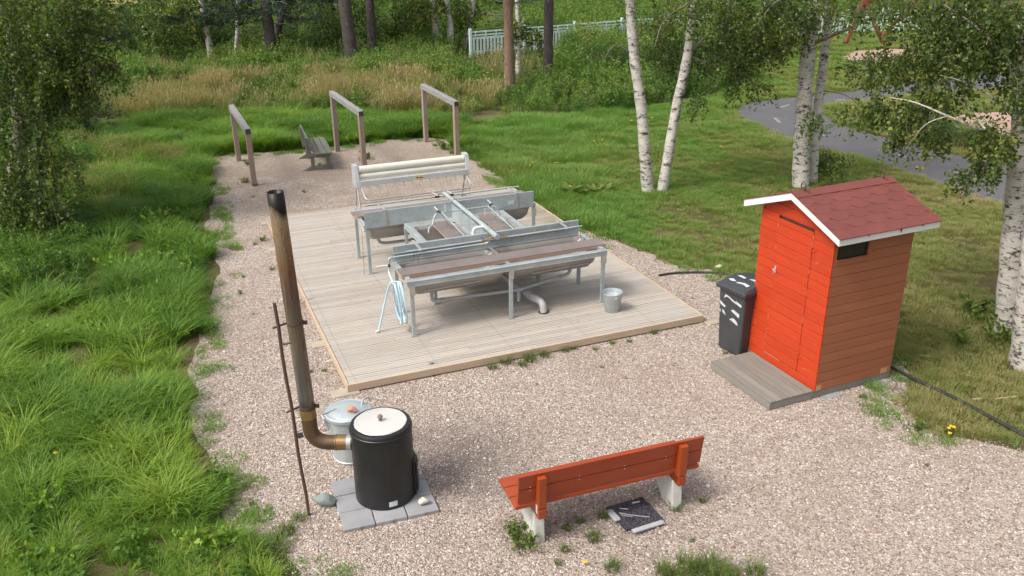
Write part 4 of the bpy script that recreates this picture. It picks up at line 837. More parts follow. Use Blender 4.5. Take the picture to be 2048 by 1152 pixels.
# roof: two sheathing slabs, shingles in overlapping hexagon tabs, ridge cap
for s in (-1, 1):
    xr = -SW/2; xe = xr+s*(SW/2+OX)
    sb = MB(); sb.prism([(xr, -OF+.022, ZR-.052), (xe-s*.022, -OF+.022, ZE-.052+slope*.022), (xe-s*.022, -OF+.022, ZE-.012+slope*.022), (xr, -OF+.022, ZR-.012)], (0, SDp+OF+OB-.044, 0)); ro = sb.build('roof_slab', MT['roofdark'], sh)
    nrm = Vector((s*slope, 0, 1)).normalized(); dn = Vector((s, 0, -slope)).normalized(); Ls = math.hypot(SW/2+OX, ZR-ZE)+.02
    mbs = MB(); rows = 6; rp = Ls/rows; tw_ = .30; y0, y1 = -OF-.012, SDp+OB+.012
    base = Vector((xr, 0, ZR-.01))
    for rI in range(rows):
        a0 = rI*rp-.02 if rI else 0; a1 = (rI+1)*rp; offy = (rI % 2)*tw_/2
        y = y0-offy
        while y < y1:
            ya, yb = max(y, y0), min(y+tw_, y1)
            if yb-ya > .02:
                c = .075; am = a1-rp*.42
                if rI == rows-1: poly = [(ya, a0), (yb, a0), (yb, a1), (ya, a1)]
                else: poly = [(ya, a0), (yb-.001, a0), (yb-.001, am), (max(ya+.01, min(yb, y+tw_-c)), a1), (min(yb-.01, max(ya, y+c)), a1), (ya, am)]
                lift = lambda a_: .001+.0028*((a_-a0)/(a1-a0))
                top_p = [base+Vector((0, yy, 0))+dn*aa+nrm*(lift(aa)+.0045) for yy, aa in poly]
                mbs.prism(top_p, tuple(nrm*-.004))
            y += tw_
        # underlying strip closing the notches
        mbs.prism([base+Vector((0, yy, 0))+dn*aa+nrm*.0015 for yy, aa in ((y0, a0), (y1, a0), (y1, a1), (y0, a1))], tuple(nrm*-.003))
    q_ = mbs.build('shingles', MT['shingle'], None, 0, parent=ro); q_.location = tuple(-sh.b)
    wb = MB()
    for (ya, yb) in ((-OF, -OF+.021), (SDp+OB-.021, SDp+OB)):
        wb = MB(); wb.prism([(xr, ya, ZR-.102), (xe, ya, ZE-.102), (xe, ya, ZE-.012), (xr, ya, ZR-.012)], (0, yb-ya, 0))
        wb.build('barge_board', MT['white'], sh, .003)
    wb = MB(); wb.prism([(xe-s*.021, -OF+.022, ZE-.1), (xe, -OF+.022, ZE-.1), (xe, -OF+.022, ZE-.014), (xe-s*.021, -OF+.022, ZE-.014)], (0, SDp+OF+OB-.044, 0)); wb.build('eave_board', MT['white'], sh, .003)
cp = MB()
for s in (-1, 1):
    dn = Vector((s, 0, -slope)).normalized(); nrm = Vector((s*slope, 0, 1)).normalized(); b_ = Vector((-SW/2, -OF-.014, ZR-.002))
    cp.prism([b_+nrm*.004, b_+dn*.13+nrm*.003, b_+dn*.13+nrm*.0075, b_+nrm*.0085], (0, SDp+OF+OB+.028, 0))
cp.build('ridge_cap', MT['shingle'], sh, .001)
for y in (.02, SDp+.02):
    mb = MB(); cx = -SW/2+.01; mb.tube([(cx+.04*math.cos(t), y, ZR+.052+.045*math.sin(t)) for t in np.linspace(0, 2*math.pi, 20)], .007, 8, caps=False); mb.lathe([(.018, .0), (.012, .02)], (cx, y, ZR), 10); mb.tube([(cx, y, ZR+.01), (cx+.09, y+.03, ZR+.0)], .006, 6); mb.build('lifting_ring', MT['rust'], sh, 0, True)
# torn bits of roofing at the eave
for (y, l_) in ((.28, .03), (.78, .06), (1.12, .035)):
    mb = MB(); mb.prism([(OX+.004, y-.02, ZE-.005), (OX+.004, y+.03, ZE-.005), (OX+.012, y+.005, ZE-.01-l_)], (.003, 0, 0)); mb.build('torn_roofing', MT['shingle'], sh)
# slabs under the shed
for (x, y, a_, lb) in ((-.03, .25, .3, 'grey slab under the near side wall of the shed'), (-.05, 1.12, .3, 'grey slab under the far corner of the shed')):
    mb = MB(); mb.box(x-.14, x+.12, y-a_/2, y+a_/2, .001, .011); r2_ = Root('paving_slab', lb, 'paving slab', (x, y, 0), SF, SA, 'slabs under the shed'); mb.build('slab', MT['paver'], r2_, .002)
# step
stp = Root('wooden_step', 'weathered grey plank step in front of the shed door', 'step', (-.6, -.35, 0), SF, SA)
for k in range(7):
    y = -.685+k*.0965; mb = MB(); mb.box(-1.2, .0, y, y+.09, .096, .122); mb.build('plank', MT['greywood'], stp, .004)
mb = MB(); mb.box(-1.2, -.002, -.688, -.645, .01, .094); mb.box(-1.2, -.002, -.05, -.012, .01, .094); mb.box(-1.2, -1.16, -.643, -.052, .01, .094); mb.box(-.042, -.002, -.643, -.052, .01, .094); mb.build('frame', MT['greywood'], stp, .004)

# ------------------------------------------------------------------ wheelie bin
BF = (2.82, 10.99, 0); BAg = R(-58); bn = Root('wheelie_bin', 'dark grey wheelie bin with torn sticker remnants beside the shed', 'wheelie bin', (.24, .27, 0), BF, BAg)
def taper(x, y, z):
    k_ = .86+.14*z/.98; return (.24+(x-.24)*k_, .27+(y-.27)*(.86+.14*z/.98), z)
mb = MB(); mb.box(.0, .48, .0, .54, .02, .96, fn=taper); mb.build('bin_body', MT['bin'], bn, .035, True, seg=4)
mb = MB(); mb.box(-.03, .51, -.035, .575, .93, .985); mb.build('rim', MT['bin'], bn, .012)
mb = MB(); V = []; N = 10
for i in range(N+1):
    t = i/N; y = -.045+.66*t; z = .985+.065*math.sin(math.pi*min(1, t*1.0))**.8
    V += [(-.03, y, .972), (-.0, y, z), (.48, y, z), (.51, y, .972)]
Fc = [(i*4+k, i*4+k+1, (i+1)*4+k+1, (i+1)*4+k) for i in range(N) for k in range(3)]+[(0, 3, 2, 1), (N*4, N*4+1, N*4+2, N*4+3)]+[(i*4+3, i*4, (i+1)*4, (i+1)*4+3) for i in range(N)]
mb.add(V, Fc); ld = mb.build('bin_lid', MT['bin'], bn, .006, True)
mb = MB(); mb.tube([(.03, .6, .97), (.45, .6, .97)], .016, 8); mb.build('grip_bar', MT['bin'], bn, 0, True)
for x in (.0, .46):
    mb = MB(); mb.tube([(x-.025, .5, .1), (x+.04, .5, .1)], .1, 20); mb.build('wheel', MT['blackrub'], bn, .006)
def fr(x, z): k_ = .86+.14*z/.98; return (.24+(x-.24)*k_, .27-.27*k_-.0015, z)
mb = MB()
for poly in ([(.1, .80), (.16, .835), (.22, .82), (.26, .8), (.33, .78), (.33, .80), (.21, .845), (.13, .86)], [(.32, .79), (.43, .76), (.43, .80), (.32, .825)], [(.03, .69), (.12, .66), (.14, .69), (.09, .71), (.03, .74)], [(.24, .66), (.4, .595), (.41, .65), (.29, .685)], [(.02, .585), (.05, .57), (.04, .62)], [(.08, .58), (.15, .55), (.12, .6), (.08, .625)], [(.22, .52), (.3, .5), (.39, .475), (.38, .52), (.31, .56), (.27, .55)]):
    mb.prism([fr(x, z) for x, z in poly], (0, .0012, 0))
mb.build('sticker_remnant', MT['remnant'], bn)
mb = MB(); lz = lambda y: .985+.065*math.sin(math.pi*min(1, (y+.045)/.66))**.8+.002
for poly in ([(.05, .12), (.12, .1), (.18, .13), (.1, .16)], [(.2, .1), (.32, .12), (.4, .1), (.41, .15), (.3, .16), (.22, .13)], [(.06, .27), (.2, .26), (.2, .3), (.1, .32)], [(.25, .3), (.38, .29), (.4, .33), (.3, .35)]):
    mb.prism([(x, y, lz(y)) for x, y in poly], (0, 0, .0015))
q_ = mb.build('sticker_remnant', MT['remnant'], None, parent=ld); q_.location = tuple(-bn.b)

# ------------------------------------------------------------------ black pipes, sticks
def ground_tube(name, px, r_, m, lb, cat, z=None, n=6):
    W = [gp(x, y, 0) for x, y in px]; W = [(p[0], p[1], (r_*.9 if z is None else z)) for p in W]; mb = MB(); mb.tube(spline(W, n), r_, 8)
    o = mb.build(name, MT[m], None, 0, True); setp(o, lb, cat); return o
ground_tube('water_line', [(1318, 553), (1345, 549), (1385, 547), (1440, 549), (1500, 560)], .022, 'blackrub', 'black water pipe on the gravel behind the wheelie bin', 'pipe')
ground_tube('water_line', [(1770, 735), (1820, 762), (1870, 785), (1925, 812), (1985, 845), (2048, 880), (2150, 940)], .021, 'blackrub', 'black water pipe running from the shed across the grass to the right edge', 'pipe', .055)
ground_tube('stick', [(1988, 803), (2010, 800), (2035, 797)], .014, 'stick', 'peeled orange-tipped stick lying in the grass near the right edge', 'stick', .03)
ground_tube('stick', [(1945, 802), (1962, 801)], .02, 'stick', 'short wood chip in the grass left of the peeled stick', 'stick', .02)
ground_tube('stick', [(1838, 714), (1860, 716)], .016, 'stick', 'pale wood chip in the grass behind the shed', 'stick', .02)
ground_tube('stick', [(1862, 622), (1872, 630)], .01, 'stick', 'thin pale twig on the bare grass behind the shed', 'stick', .02)
ground_tube('dry_branch', [(15, 628), (28, 622), (45, 620), (55, 617)], .012, 'twig', 'dry grey branch lying in the long grass at the left edge', 'stick', .12)
ground_tube('dry_branch', [(1785, 760), (1793, 772), (1783, 785), (1800, 780), (1815, 800), (1805, 815)], .006, 'twig', 'bare curly root twigs on the gravel by the shed corner', 'twig', .03)

# ------------------------------------------------------------------ vegetation generators
def norm(a): return a/(np.linalg.norm(a, axis=-1, keepdims=True)+1e-9)
def leaves_mesh(P, size, seed=0, up=.25, asp=.62, dirs=None, szv=.35):
    rg = np.random.default_rng(seed); n = len(P)
    d = rg.normal(size=(n, 3)) if dirs is None else dirs+rg.normal(size=(n, 3))*.45
    d[:, 2] -= up; d = norm(d); a = rg.normal(size=(n, 3)); s = norm(np.cross(d, a)); nn = np.cross(d, s)
    L = size*(1+szv*rg.uniform(-1, 1, n))[:, None]; W = L*asp*.5
    V = np.stack([P, P+d*L*.42+s*W+nn*W*.25, P+d*L, P+d*L*.42-s*W+nn*W*.25], 1).reshape(-1, 3)
    F_ = (np.arange(n)*4)[:, None]+np.array([0, 1, 2, 3]); return V, F_
def blades(n, h, spread, wd, leanv, seed, seg=3, hv=.4, base=None, rot=None, bend=None):
    rg = np.random.default_rng(seed); a = rg.uniform(0, 2*np.pi, n); r_ = spread*np.sqrt(rg.random(n))
    B = np.stack([r_*np.cos(a), r_*np.sin(a), np.zeros(n)], 1) if base is None else base
    ang = a+rg.normal(size=n)*.9; H = h*(1-hv*rg.random(n)); ln = leanv*(.3+rg.random(n))*H
    V = []; wa = ang+np.pi/2+rg.normal(size=n)*.5; wdir = np.stack([np.cos(wa), np.sin(wa), np.zeros(n)], 1); o = np.stack([np.cos(ang), np.sin(ang), np.zeros(n)], 1)
    for k in range(seg+1):
        t = k/seg; c = B+o*(ln*t**1.8)[:, None]; c[:, 2] += H*(t-.22*leanv*t**3); w_ = wd*(1-t**1.6*.92)*.5
        V += [c-wdir*w_, c+wdir*w_]
    V = np.stack(V, 1); m_ = 2*(seg+1); F_ = []
    for k in range(seg): F_.append(np.arange(n)[:, None]*m_+np.array([2*k, 2*k+1, 2*k+3, 2*k+2]))
    return V.reshape(-1, 3), np.concatenate(F_), np.repeat(rg.random(n), m_)
protos = {}
def proto(kind, V, F_, pv, m):
    me = bpy.data.meshes.new(kind); nv, nf, k = len(V), len(F_), F_.shape[1]
    me.vertices.add(nv); me.vertices.foreach_set('co', V.astype(np.float32).ravel()); me.loops.add(nf*k); me.loops.foreach_set('vertex_index', F_.astype(np.int32).ravel())
    me.polygons.add(nf); me.polygons.foreach_set('loop_start', np.arange(0, nf*k, k, dtype=np.int32)); me.update(calc_edges=True)
    a = me.attributes.new('pv', 'FLOAT', 'POINT'); a.data.foreach_set('value', pv.astype(np.float32)); me.materials.append(m)
    return me
def scatter(name, meshes, X, tint, scl, label=None, cat=None):
    col = bpy.data.collections.new(name+'_kinds')
    for i, me in enumerate(meshes): col.objects.link(bpy.data.objects.new('%s_kind_%02d' % (name, i), me))
    n = len(X); me = bpy.data.meshes.new(name); me.vertices.add(n); me.vertices.foreach_set('co', X.astype(np.float32).ravel())
    rg = np.random.default_rng(len(X))
    for nm, typ, val, f in (('tint', 'FLOAT', tint, 'value'), ('scl', 'FLOAT', scl, 'value'), ('rz', 'FLOAT', rg.uniform(0, 6.283, n), 'value'), ('kd', 'INT', rg.integers(0, len(meshes), n), 'value')):
        a = me.attributes.new(nm, typ, 'POINT'); a.data.foreach_set(f, val.astype(np.int32 if typ == 'INT' else np.float32))
    o = bpy.data.objects.new(name, me); C.objects.link(o); me.update()
    ng = bpy.data.node_groups.new(name, 'GeometryNodeTree'); ng.interface.new_socket('Geometry', in_out='INPUT', socket_type='NodeSocketGeometry'); ng.interface.new_socket('Geometry', in_out='OUTPUT', socket_type='NodeSocketGeometry')
    N = ng.nodes.new; gi = N('NodeGroupInput'); go = N('NodeGroupOutput'); ip = N('GeometryNodeInstanceOnPoints'); ci = N('GeometryNodeCollectionInfo'); ci.inputs[0].default_value = col; ci.inputs[1].default_value = True; ci.inputs[2].default_value = True
    def na(nm, t):
        x = N('GeometryNodeInputNamedAttribute'); x.data_type = t; x.inputs[0].default_value = nm; return x.outputs[0]
    cx = N('ShaderNodeCombineXYZ'); er = N('FunctionNodeEulerToRotation'); L = ng.links.new
    mp = N('GeometryNodeMeshToPoints')
    L(gi.outputs[0], mp.inputs[0]); L(mp.outputs[0], ip.inputs['Points']); L(ci.outputs[0], ip.inputs['Instance']); ip.inputs['Pick Instance'].default_value = True
    L(na('kd', 'INT'), ip.inputs['Instance Index']); L(na('rz', 'FLOAT'), cx.inputs[2]); L(cx.outputs[0], er.inputs[0]); L(er.outputs[0], ip.inputs['Rotation']); L(na('scl', 'FLOAT'), ip.inputs['Scale']); L(ip.outputs[0], go.inputs[0])
    md = o.modifiers.new('scatter', 'NODES'); md.node_group = ng
    setp(o, label, cat, None, 'stuff'); return o
# outlines in the photograph, laid on the ground plane
LAWN = [(925, 303), (930, 262), (1000, 242), (1250, 228), (1290, 216), (1440, 192), (1480, 150), (1500, 92), (1640, 50), (1800, 30), (2700, 10), (2700, 1300), (1900, 1300), (1500, 700), (1180, 470), (1060, 400)]
LUSH_BACK = [(200, 300), (250, 262), (330, 240), (460, 236), (600, 226), (760, 236), (850, 240), (930, 262), (925, 303), (905, 276), (850, 272), (780, 277), (690, 289), (610, 297), (470, 305), (396, 316), (420, 350), (300, 420), (150, 420)]
GOLD = [(225, 222), (300, 178), (520, 165), (680, 163), (900, 178), (1010, 205), (1060, 230), (930, 255), (850, 240), (760, 235), (600, 224), (460, 236), (340, 240), (230, 262)]
def wpoly(px): return [tuple(gp(x, max(y, -60), 0)[:2]) for x, y in px]
def sample(n, x0, x1, y0, y1, seed):
    rg = np.random.default_rng(seed); return np.stack([rg.uniform(x0, x1, n), rg.uniform(y0, y1, n), np.zeros(n)], 1), rg
WG, WP, WL, WLB, WGO, WF = wpoly(GRAVEL), wpoly(PATH), wpoly(LAWN), wpoly(LUSH_BACK), wpoly(GOLD), wpoly(FIELD); WS1, WS2 = wpoly(SAND1), wpoly(SAND2)
DKP = [dk(-.03, -.03)[:2], dk(5.36, -.03)[:2], dk(5.36, 7.55)[:2], dk(-.03, 7.55)[:2]]
SHP = [tuple((Matrix.Rotation(SA, 2) @ Vector(p)+Vector(SF[:2]))) for p in ((-1.33, -.7), (.02, -.7), (.02, 1.28), (-1.33, 1.28))]
def clsf(X):
    x, y = X[:, 0], X[:, 1]; e = .12*(vnoise(x, y, .35)-.5)*2
    d = dict(g=inpoly(x+e, y+e, WG), p=inpoly(x, y, WP), s=inpoly(x, y, WS1) | inpoly(x, y, WS2), l=inpoly(x, y, WL), lb=inpoly(x, y, WLB), go=inpoly(x+4*e, y+6*e, WGO), f=inpoly(x, y, WF), d=inpoly(x, y, DKP), sh=inpoly(x, y, SHP))
    uv, f = proj(X); d['v'] = (uv[:, 0] > -160) & (uv[:, 0] < 2208) & (uv[:, 1] < 1330) & (uv[:, 1] > -60) & (f > 0)
    d['uv'] = uv; d['bad'] = d['g'] | d['p'] | d['s'] | d['d'] | d['sh'] | d['f']; return d
def near_px(uv, cx, cy, rx, ry): return ((uv[:, 0]-cx)/rx)**2+((uv[:, 1]-cy)/ry)**2 < 1
# long lush grass: left of the gravel
long_p = [proto('long_tuft', *blades(90, .30, .13, .0105, .9, 10+i), G_LUSH) for i in range(4)]+[proto('fine_tuft', *blades(140, .2, .12, .007, .75, 20+i), G_LUSH) for i in range(4)]+[proto('arching_tuft', *blades(60, .46, .1, .0135, 1.15, 30+i, 4), G_LUSH) for i in range(2)]
X, rg = sample(34000, -15, 0, 3, 26, 1); d = clsf(X)
k = ~d['bad'] & d['v'] & ~d['l'] & (X[:, 0] < -.9) & ~d['lb'] & ~d['go'] & ~(inpoly(X[:, 0]+.2, X[:, 1], WG) & (vnoise(X[:, 0], X[:, 1], .35, 71) > .3))
bare = near_px(d['uv'], 270, 490, 22, 45) | near_px(d['uv'], 200, 1125, 200, 34) & (vnoise(X[:, 0], X[:, 1], .25) > .5) | near_px(d['uv'], 340, 870, 60, 18) | (near_px(d['uv'], 110, 640, 150, 110) & (vnoise(X[:, 0], X[:, 1], .5, 4) > .5))
k &= ~(bare & (rg.random(len(X)) < .85)); k &= rg.random(len(X)) < .35+.65*(vnoise(X[:, 0], X[:, 1], .9) > .3)
X = X[k]; uv = d['uv'][k]; nz = vnoise(X[:, 0], X[:, 1], 1.1, 2)*.5+vnoise(X[:, 0], X[:, 1], .4, 3)*.5
tint = np.clip(-.12+1.15*nz+.3*np.clip((uv[:, 1]-560)/180, -1, 1), 0, 1); tint = np.clip(tint+.12*rg.normal(size=len(X)), 0, 1); scl = .5+.6*vnoise(X[:, 0], X[:, 1], .8, 6)+.35*vnoise(X[:, 0], X[:, 1], .3, 66)  # farther grass tinted darker: tree shade put into its colour
dist_edge = np.array([1.0]*len(X)); scl *= np.where(uv[:, 1] > 1040, .6, 1)
scatter('long_grass', long_p, X, tint, scl, 'long lush green grass growing left of the gravel', 'grass')
Xd = X[(rg.random(len(X)) < .02)]
scatter('dry_stems', [proto('dry_stem', *blades(9, .42, .12, .007, .7, 300+i, 3), G_GOLD) for i in range(3)], Xd, .7+.3*rg.random(len(Xd)), .7+.4*rg.random(len(Xd)), 'thin dry stems standing in the long grass on the left', 'grass')
XW = X[(rg.random(len(X)) < .07)]
# band of green grass behind the gravel
X, rg = sample(26000, -22, 6, 18, 30, 2); d = clsf(X); k = ~d['bad'] & d['v'] & d['lb'] & ~d['go']
X = X[k]; scatter('long_grass', long_p, X, np.clip(-.05+.6*vnoise(X[:, 0], X[:, 1], 1.3, 8)+.4*vnoise(X[:, 0], X[:, 1], .35, 18)+.1*rg.normal(size=len(X)), 0, 1), .7+.75*vnoise(X[:, 0], X[:, 1], .7, 9), 'green grass band behind the gravel and drying racks', 'grass')
# lawn
lawn_p = [proto('lawn_tuft', *blades(60, .07, .13, .009, .9, 40+i, 2), G_LAWN) for i in range(5)]+[proto('lawn_tuft_tall', *blades(60, .13, .11, .006, .8, 50+i, 2), G_LAWN) for i in range(2)]
X1, rg = sample(42000, -1, 14, 5, 30, 3); X2, _ = sample(26000, -4, 30, 26, 50, 4); X = np.concatenate([X1, X2]); d = clsf(X); k = ~d['bad'] & d['v'] & d['l']
X = X[k]; uv = d['uv'][k]
green = np.clip((1700-uv[:, 0])/550, 0, 1)*.5+.5*(vnoise(X[:, 0], X[:, 1], 2.3, 3)) + .25*(X[:, 1] > 24)
dry = vnoise(X[:, 0], X[:, 1], .9, 12)*.6+vnoise(X[:, 0], X[:, 1], .35, 13)*.4
green = green-.22*(uv[:, 0] > 1760)  # right lawn tint lowered for dead grass and painted birch shade
tint = np.clip(.1+.75*green-.9*np.clip(dry-.4, 0, 1)*(uv[:, 0] > 1180)+.16*np.random.default_rng(8).normal(size=len(X)), 0, 1); keep = (dry < .6) | (uv[:, 0] < 1180) | (np.random.default_rng(5).random(len(X)) < .3)
X, tint, uv = X[keep], tint[keep], uv[keep]; far = np.clip((X[:, 1]-14)/18, 0, 1); scl = (.7+.7*vnoise(X[:, 0], X[:, 1], .7, 15))*(1+.9*far)*np.where(uv[:, 0] < 1230, 1.35, .85)
scatter('lawn_grass', lawn_p, X, tint, scl, 'patchy mown lawn right of the gravel yard', 'grass')
# golden tall grass
gold_p = []
for i in range(4):
    V1, F1, p1 = blades(75, .8, .26, .011, .4, 60+i, 3, .5); hd = V1.reshape(-1, 8, 3)[:, -1]; p1 = np.tile(np.repeat(np.array([.05, .35, .7, .95]), 2), len(hd)); LV, LF = leaves_mesh(hd-np.array([0, 0, .03]), .12, 60+i, -.9, .16, np.tile([0, 0, .7], (len(hd), 1)))
    gold_p.append(proto('golden_tuft', np.concatenate([V1, LV]), np.concatenate([F1, LF+len(V1)]), np.concatenate([p1, np.repeat(np.random.default_rng(i).random(len(LF))*.3+.7, 4)]), G_GOLD))
X, rg = sample(9000, -24, 8, 22, 40, 6); d = clsf(X); k = d['v'] & ~d['bad'] & d['go'] & (rg.random(len(X)) < .05+.28*(vnoise(X[:, 0], X[:, 1], 1.5, 77) > .45)); Xg = X[k]
extra = ~d['bad'] & d['v'] & ~d['go'] & ~d['l'] & ~d['lb'] & (X[:, 1] > 25) & (rg.random(len(X)) < .02); Xg = np.concatenate([Xg, X[extra]]); Xg = Xg[~near_px(proj(Xg)[0], 250, 330, 170, 90) & (rg.random(len(Xg)) < np.where(proj(Xg)[0][:, 0] > 900, .45, 1))]
scatter('golden_grass', gold_p, Xg, np.clip(.1+.95*vnoise(Xg[:, 0], Xg[:, 1], 1.6, 21), 0, 1), .7+.6*vnoise(Xg[:, 0], Xg[:, 1], 1.2, 22), 'tall golden dry grass behind the drying racks', 'grass')
Xs, rg = sample(5000, -12, -4, 14, 24, 61); ds = clsf(Xs); ks = ~ds['bad'] & ds['v'] & near_px(ds['uv'], 215, 345, 150, 90) & (vnoise(Xs[:, 0], Xs[:, 1], .8, 62) > .5) & (rg.random(len(Xs)) < .22); Xs = Xs[ks]
scatter('straw_grass', gold_p[:2], Xs, .35*rg.random(len(Xs)), .4+.3*rg.random(len(Xs)), 'thin straw-coloured grass between the left birch and the gravel', 'grass')
# meadow weeds: leafy stems
def weed(seed, h=.6, n=9, lf=.075):
    rg = np.random.default_rng(seed); VV, FF, PP = [], [], []; off = 0
    for s in range(n):
        a = rg.uniform(0, 6.28); r_ = rg.uniform(0, .16); H = h*rg.uniform(.6, 1.1); top = np.array([r_*math.cos(a)+.1*rg.normal(), r_*math.sin(a)+.1*rg.normal(), H]); b = np.array([r_*.5*math.cos(a), r_*.5*math.sin(a), 0])
        t = rg.uniform(.25, 1, 17)[:, None]; P = b+(top-b)*t; V1, F1 = leaves_mesh(P, lf, seed*31+s, .0, .5); VV.append(V1); FF.append(F1+off); off += len(V1); PP.append(np.repeat(rg.random(len(F1)), 4))
        w_ = .004; V2 = np.array([b-[w_, 0, 0], b+[w_, 0, 0], top+[w_*.5, 0, 0], top-[w_*.5, 0, 0]]); VV.append(V2); FF.append(np.array([[0, 1, 2, 3]])+off); off += 4; PP.append(np.full(4, .3))
    V1, F1, p1 = blades(26, h*.8, .2, .008, .6, seed+900, 3); 
    VV.append(V1); FF.append(F1+off); PP.append(p1); return np.concatenate(VV), np.concatenate(FF), np.concatenate(PP)
low_p = [proto('low_weed', *weed(400+i, .22, 8, .07), G_LUSH) for i in range(3)]
scatter('low_weeds', low_p, XW, rg.random(len(XW)), .6+.7*rg.random(len(XW)), 'low leafy weeds mixed into the long grass on the left', 'undergrowth')
weed_p = [proto('meadow_weed', *weed(70+i, .5+.12*i, 9, .085), G_WEED) for i in range(5)]
X, rg = sample(34000, -34, 24, 20, 62, 7); d = clsf(X); k = ~d['bad'] & d['v'] & ~d['l'] & ~d['lb'] & ~(d['go'] & (rg.random(len(X)) < .2)) & (X[:, 1] > 17) & ~((d['uv'][:, 1] > 232) & (d['uv'][:, 0] > 170)); k &= rg.random(len(X)) < .75
X = X[k]; farr = np.clip((X[:, 1]-30)/25, 0, 1)
scatter('meadow_weeds', weed_p, X, np.clip(vnoise(X[:, 0], X[:, 1], 2.2, 31)*.8+.2*vnoise(X[:, 0], X[:, 1], .6, 32)+.05, 0, 1), (.55+.7*vnoise(X[:, 0], X[:, 1], 1.7, 33))*(1+.5*farr)*np.where(near_px(d['uv'][k], 1020, 125, 110, 45), .35, 1)*np.where(d['go'][k], .7, 1), 'dense green meadow weeds in front of the trees', 'undergrowth')
# under the left birch: rough weeds, tree shade put into their darker tint
X, rg = sample(5000, -16, -6.2, 11, 24, 8); d = clsf(X); k = ~d['bad'] & d['v'] & (d['uv'][:, 0] < 175) & (d['uv'][:, 1] < 600) & (rg.random(len(X)) < .35); X = X[k]
scatter('rough_weeds', weed_p[:3], X, .45*vnoise(X[:, 0], X[:, 1], 1.2, 41), .45+.35*rg.random(len(X)), 'shade-tinted rough weeds under the left birch', 'undergrowth')
# loose gravel stones: real pebbles over the near yard
def pebble(seed):
    bm = bmesh.new(); bmesh.ops.create_icosphere(bm, subdivisions=1, radius=.011); rr = random.Random(seed)
    for v in bm.verts: v.co = Vector((v.co.x*rr.uniform(.7, 1.3), v.co.y*rr.uniform(.6, 1.1), v.co.z*rr.uniform(.5, .9)))
    me = bpy.data.meshes.new('pebble_kind'); bm.to_mesh(me); bm.free(); me.materials.append(PEB); return me
kk = NT('pebble_stone'); tt = kk.attr('tint', True); PEB = kk.fin(kk.ramp(tt, (0, (.15, .12, .095)), (.2, (.3, .22, .175)), (.45, (.42, .325, .26)), (.65, (.51, .42, .35)), (.85, (.38, .35, .32)), (.93, (.7, .64, .58)), (1, (.76, .71, .66))), .8, 0, None, .3)
X, rg = sample(150000, -4.5, 8.5, 5.2, 15.5, 9); d = clsf(X); k = d['g'] & d['v'] & ~d['d'] & ~d['sh'] & (rg.random(len(X)) < np.clip(1.35-(X[:, 1]-5)/12, .15, 1)); k &= ~((np.abs(X[:, 0]+1.37) < .4) & (np.abs(X[:, 1]-7.55) < .45)); X = X[k]; X[:, 2] = .008
scatter('loose_gravel', [pebble(i) for i in range(6)], X, rg.random(len(X)), (.5+.6*rg.random(len(X))**2)*(1+1.5*(rg.random(len(X)) < .006)), 'loose pinkish gravel stones of the yard', 'gravel')
# sparse short weeds in the gravel verge
X, rg = sample(16000, -8, 6, 5, 25, 10); d = clsf(X); x2 = X+np.array([0, 0, 0]); k = d['g'] & d['v'] & ~d['d'] & ~d['sh']
ed = np.zeros(len(X), bool)
for ox, oy in ((.45, 0), (-.45, 0), (0, .45), (0, -.45), (.3, .3), (-.3, -.3), (.3, -.3)): ed |= ~inpoly(X[:, 0]+ox, X[:, 1]+oy, WG)
k &= ed & (vnoise(X[:, 0], X[:, 1], .45, 51) > .52); X = X[k]
scatter('verge_grass', lawn_p, X, .45+.5*rg.random(len(X)), .55+.6*rg.random(len(X)), 'sparse short grass creeping in from the edge of the gravel', 'grass')


ORD = ['first', 'second', 'third', 'fourth', 'fifth', 'sixth', 'seventh', 'eighth', 'ninth', 'tenth', 'eleventh', 'twelfth', 'thirteenth', 'fourteenth', 'fifteenth', 'sixteenth', 'seventeenth', 'eighteenth', 'nineteenth', 'twentieth', '21st', '22nd', '23rd', '24th']
def ordered(items, fmt, axis=0, back='from the left'):
    """a label for each item of a row: counted along the row, its size named where it stands out"""
    idx = sorted(range(len(items)), key=lambda i: items[i][axis]); out = [None]*len(items)
    for r_, i in enumerate(idx): out[i] = fmt % ((ORD[r_]+' '+back) if 0 < r_ < len(items)-1 else (('outermost' if False else ('leftmost' if axis == 0 else 'farthest')) if r_ == 0 else ('rightmost' if axis == 0 else 'nearest')))
    return out
# individual tufts on the gravel
tuft_me = [proto('grass_tuft', *blades(120, .16, .07, .005, .85, 80+i, 3), L_TUFT) for i in range(3)]
wv = [weed(90+i, .2, 7, .05) for i in range(2)]; leaf_me = [proto('leafy_weed', *v, L_TUFT) for v in wv]
def plant(me, name, px, py, s, lb, cat, grp, z=0):
    o = bpy.data.objects.new(name, me); C.objects.link(o); p = gp(px, py, z); o.location = (p[0], p[1], p[2]); o.scale = (s, s, s); o.rotation_euler = (0, 0, rnd.uniform(0, 6.28)); setp(o, lb, cat, grp)
TF = ((985, 738, .8), (1012, 726, 1.1), (1060, 722, 1.15), (1045, 732, .8), (1088, 714, .85), (1130, 703, .7), (1146, 699, .6), (1190, 700, .45), (1204, 736, .3), (1224, 688, .5), (1258, 684, .5), (1308, 668, .65), (1383, 646, .5), (1362, 655, .3), (866, 752, .35))
TF_l = ordered(TF, 'green grass tuft at the front edge of the deck, %s', 0, 'from the left')
for i, (x, y, s) in enumerate(TF):
    plant(tuft_me[i % 3], 'grass_tuft', x, y, s, TF_l[i], 'grass tuft', 'tufts along the deck front')
TB = ((1186, 1080, .9), (1223, 1140, .95), (1130, 1103, .6), (1205, 1035, .7), (1350, 1020, .8), (1405, 1005, .45), (1160, 1045, .6), (1116, 1130, .45), (1290, 1060, .3), (1384, 1083, .35))
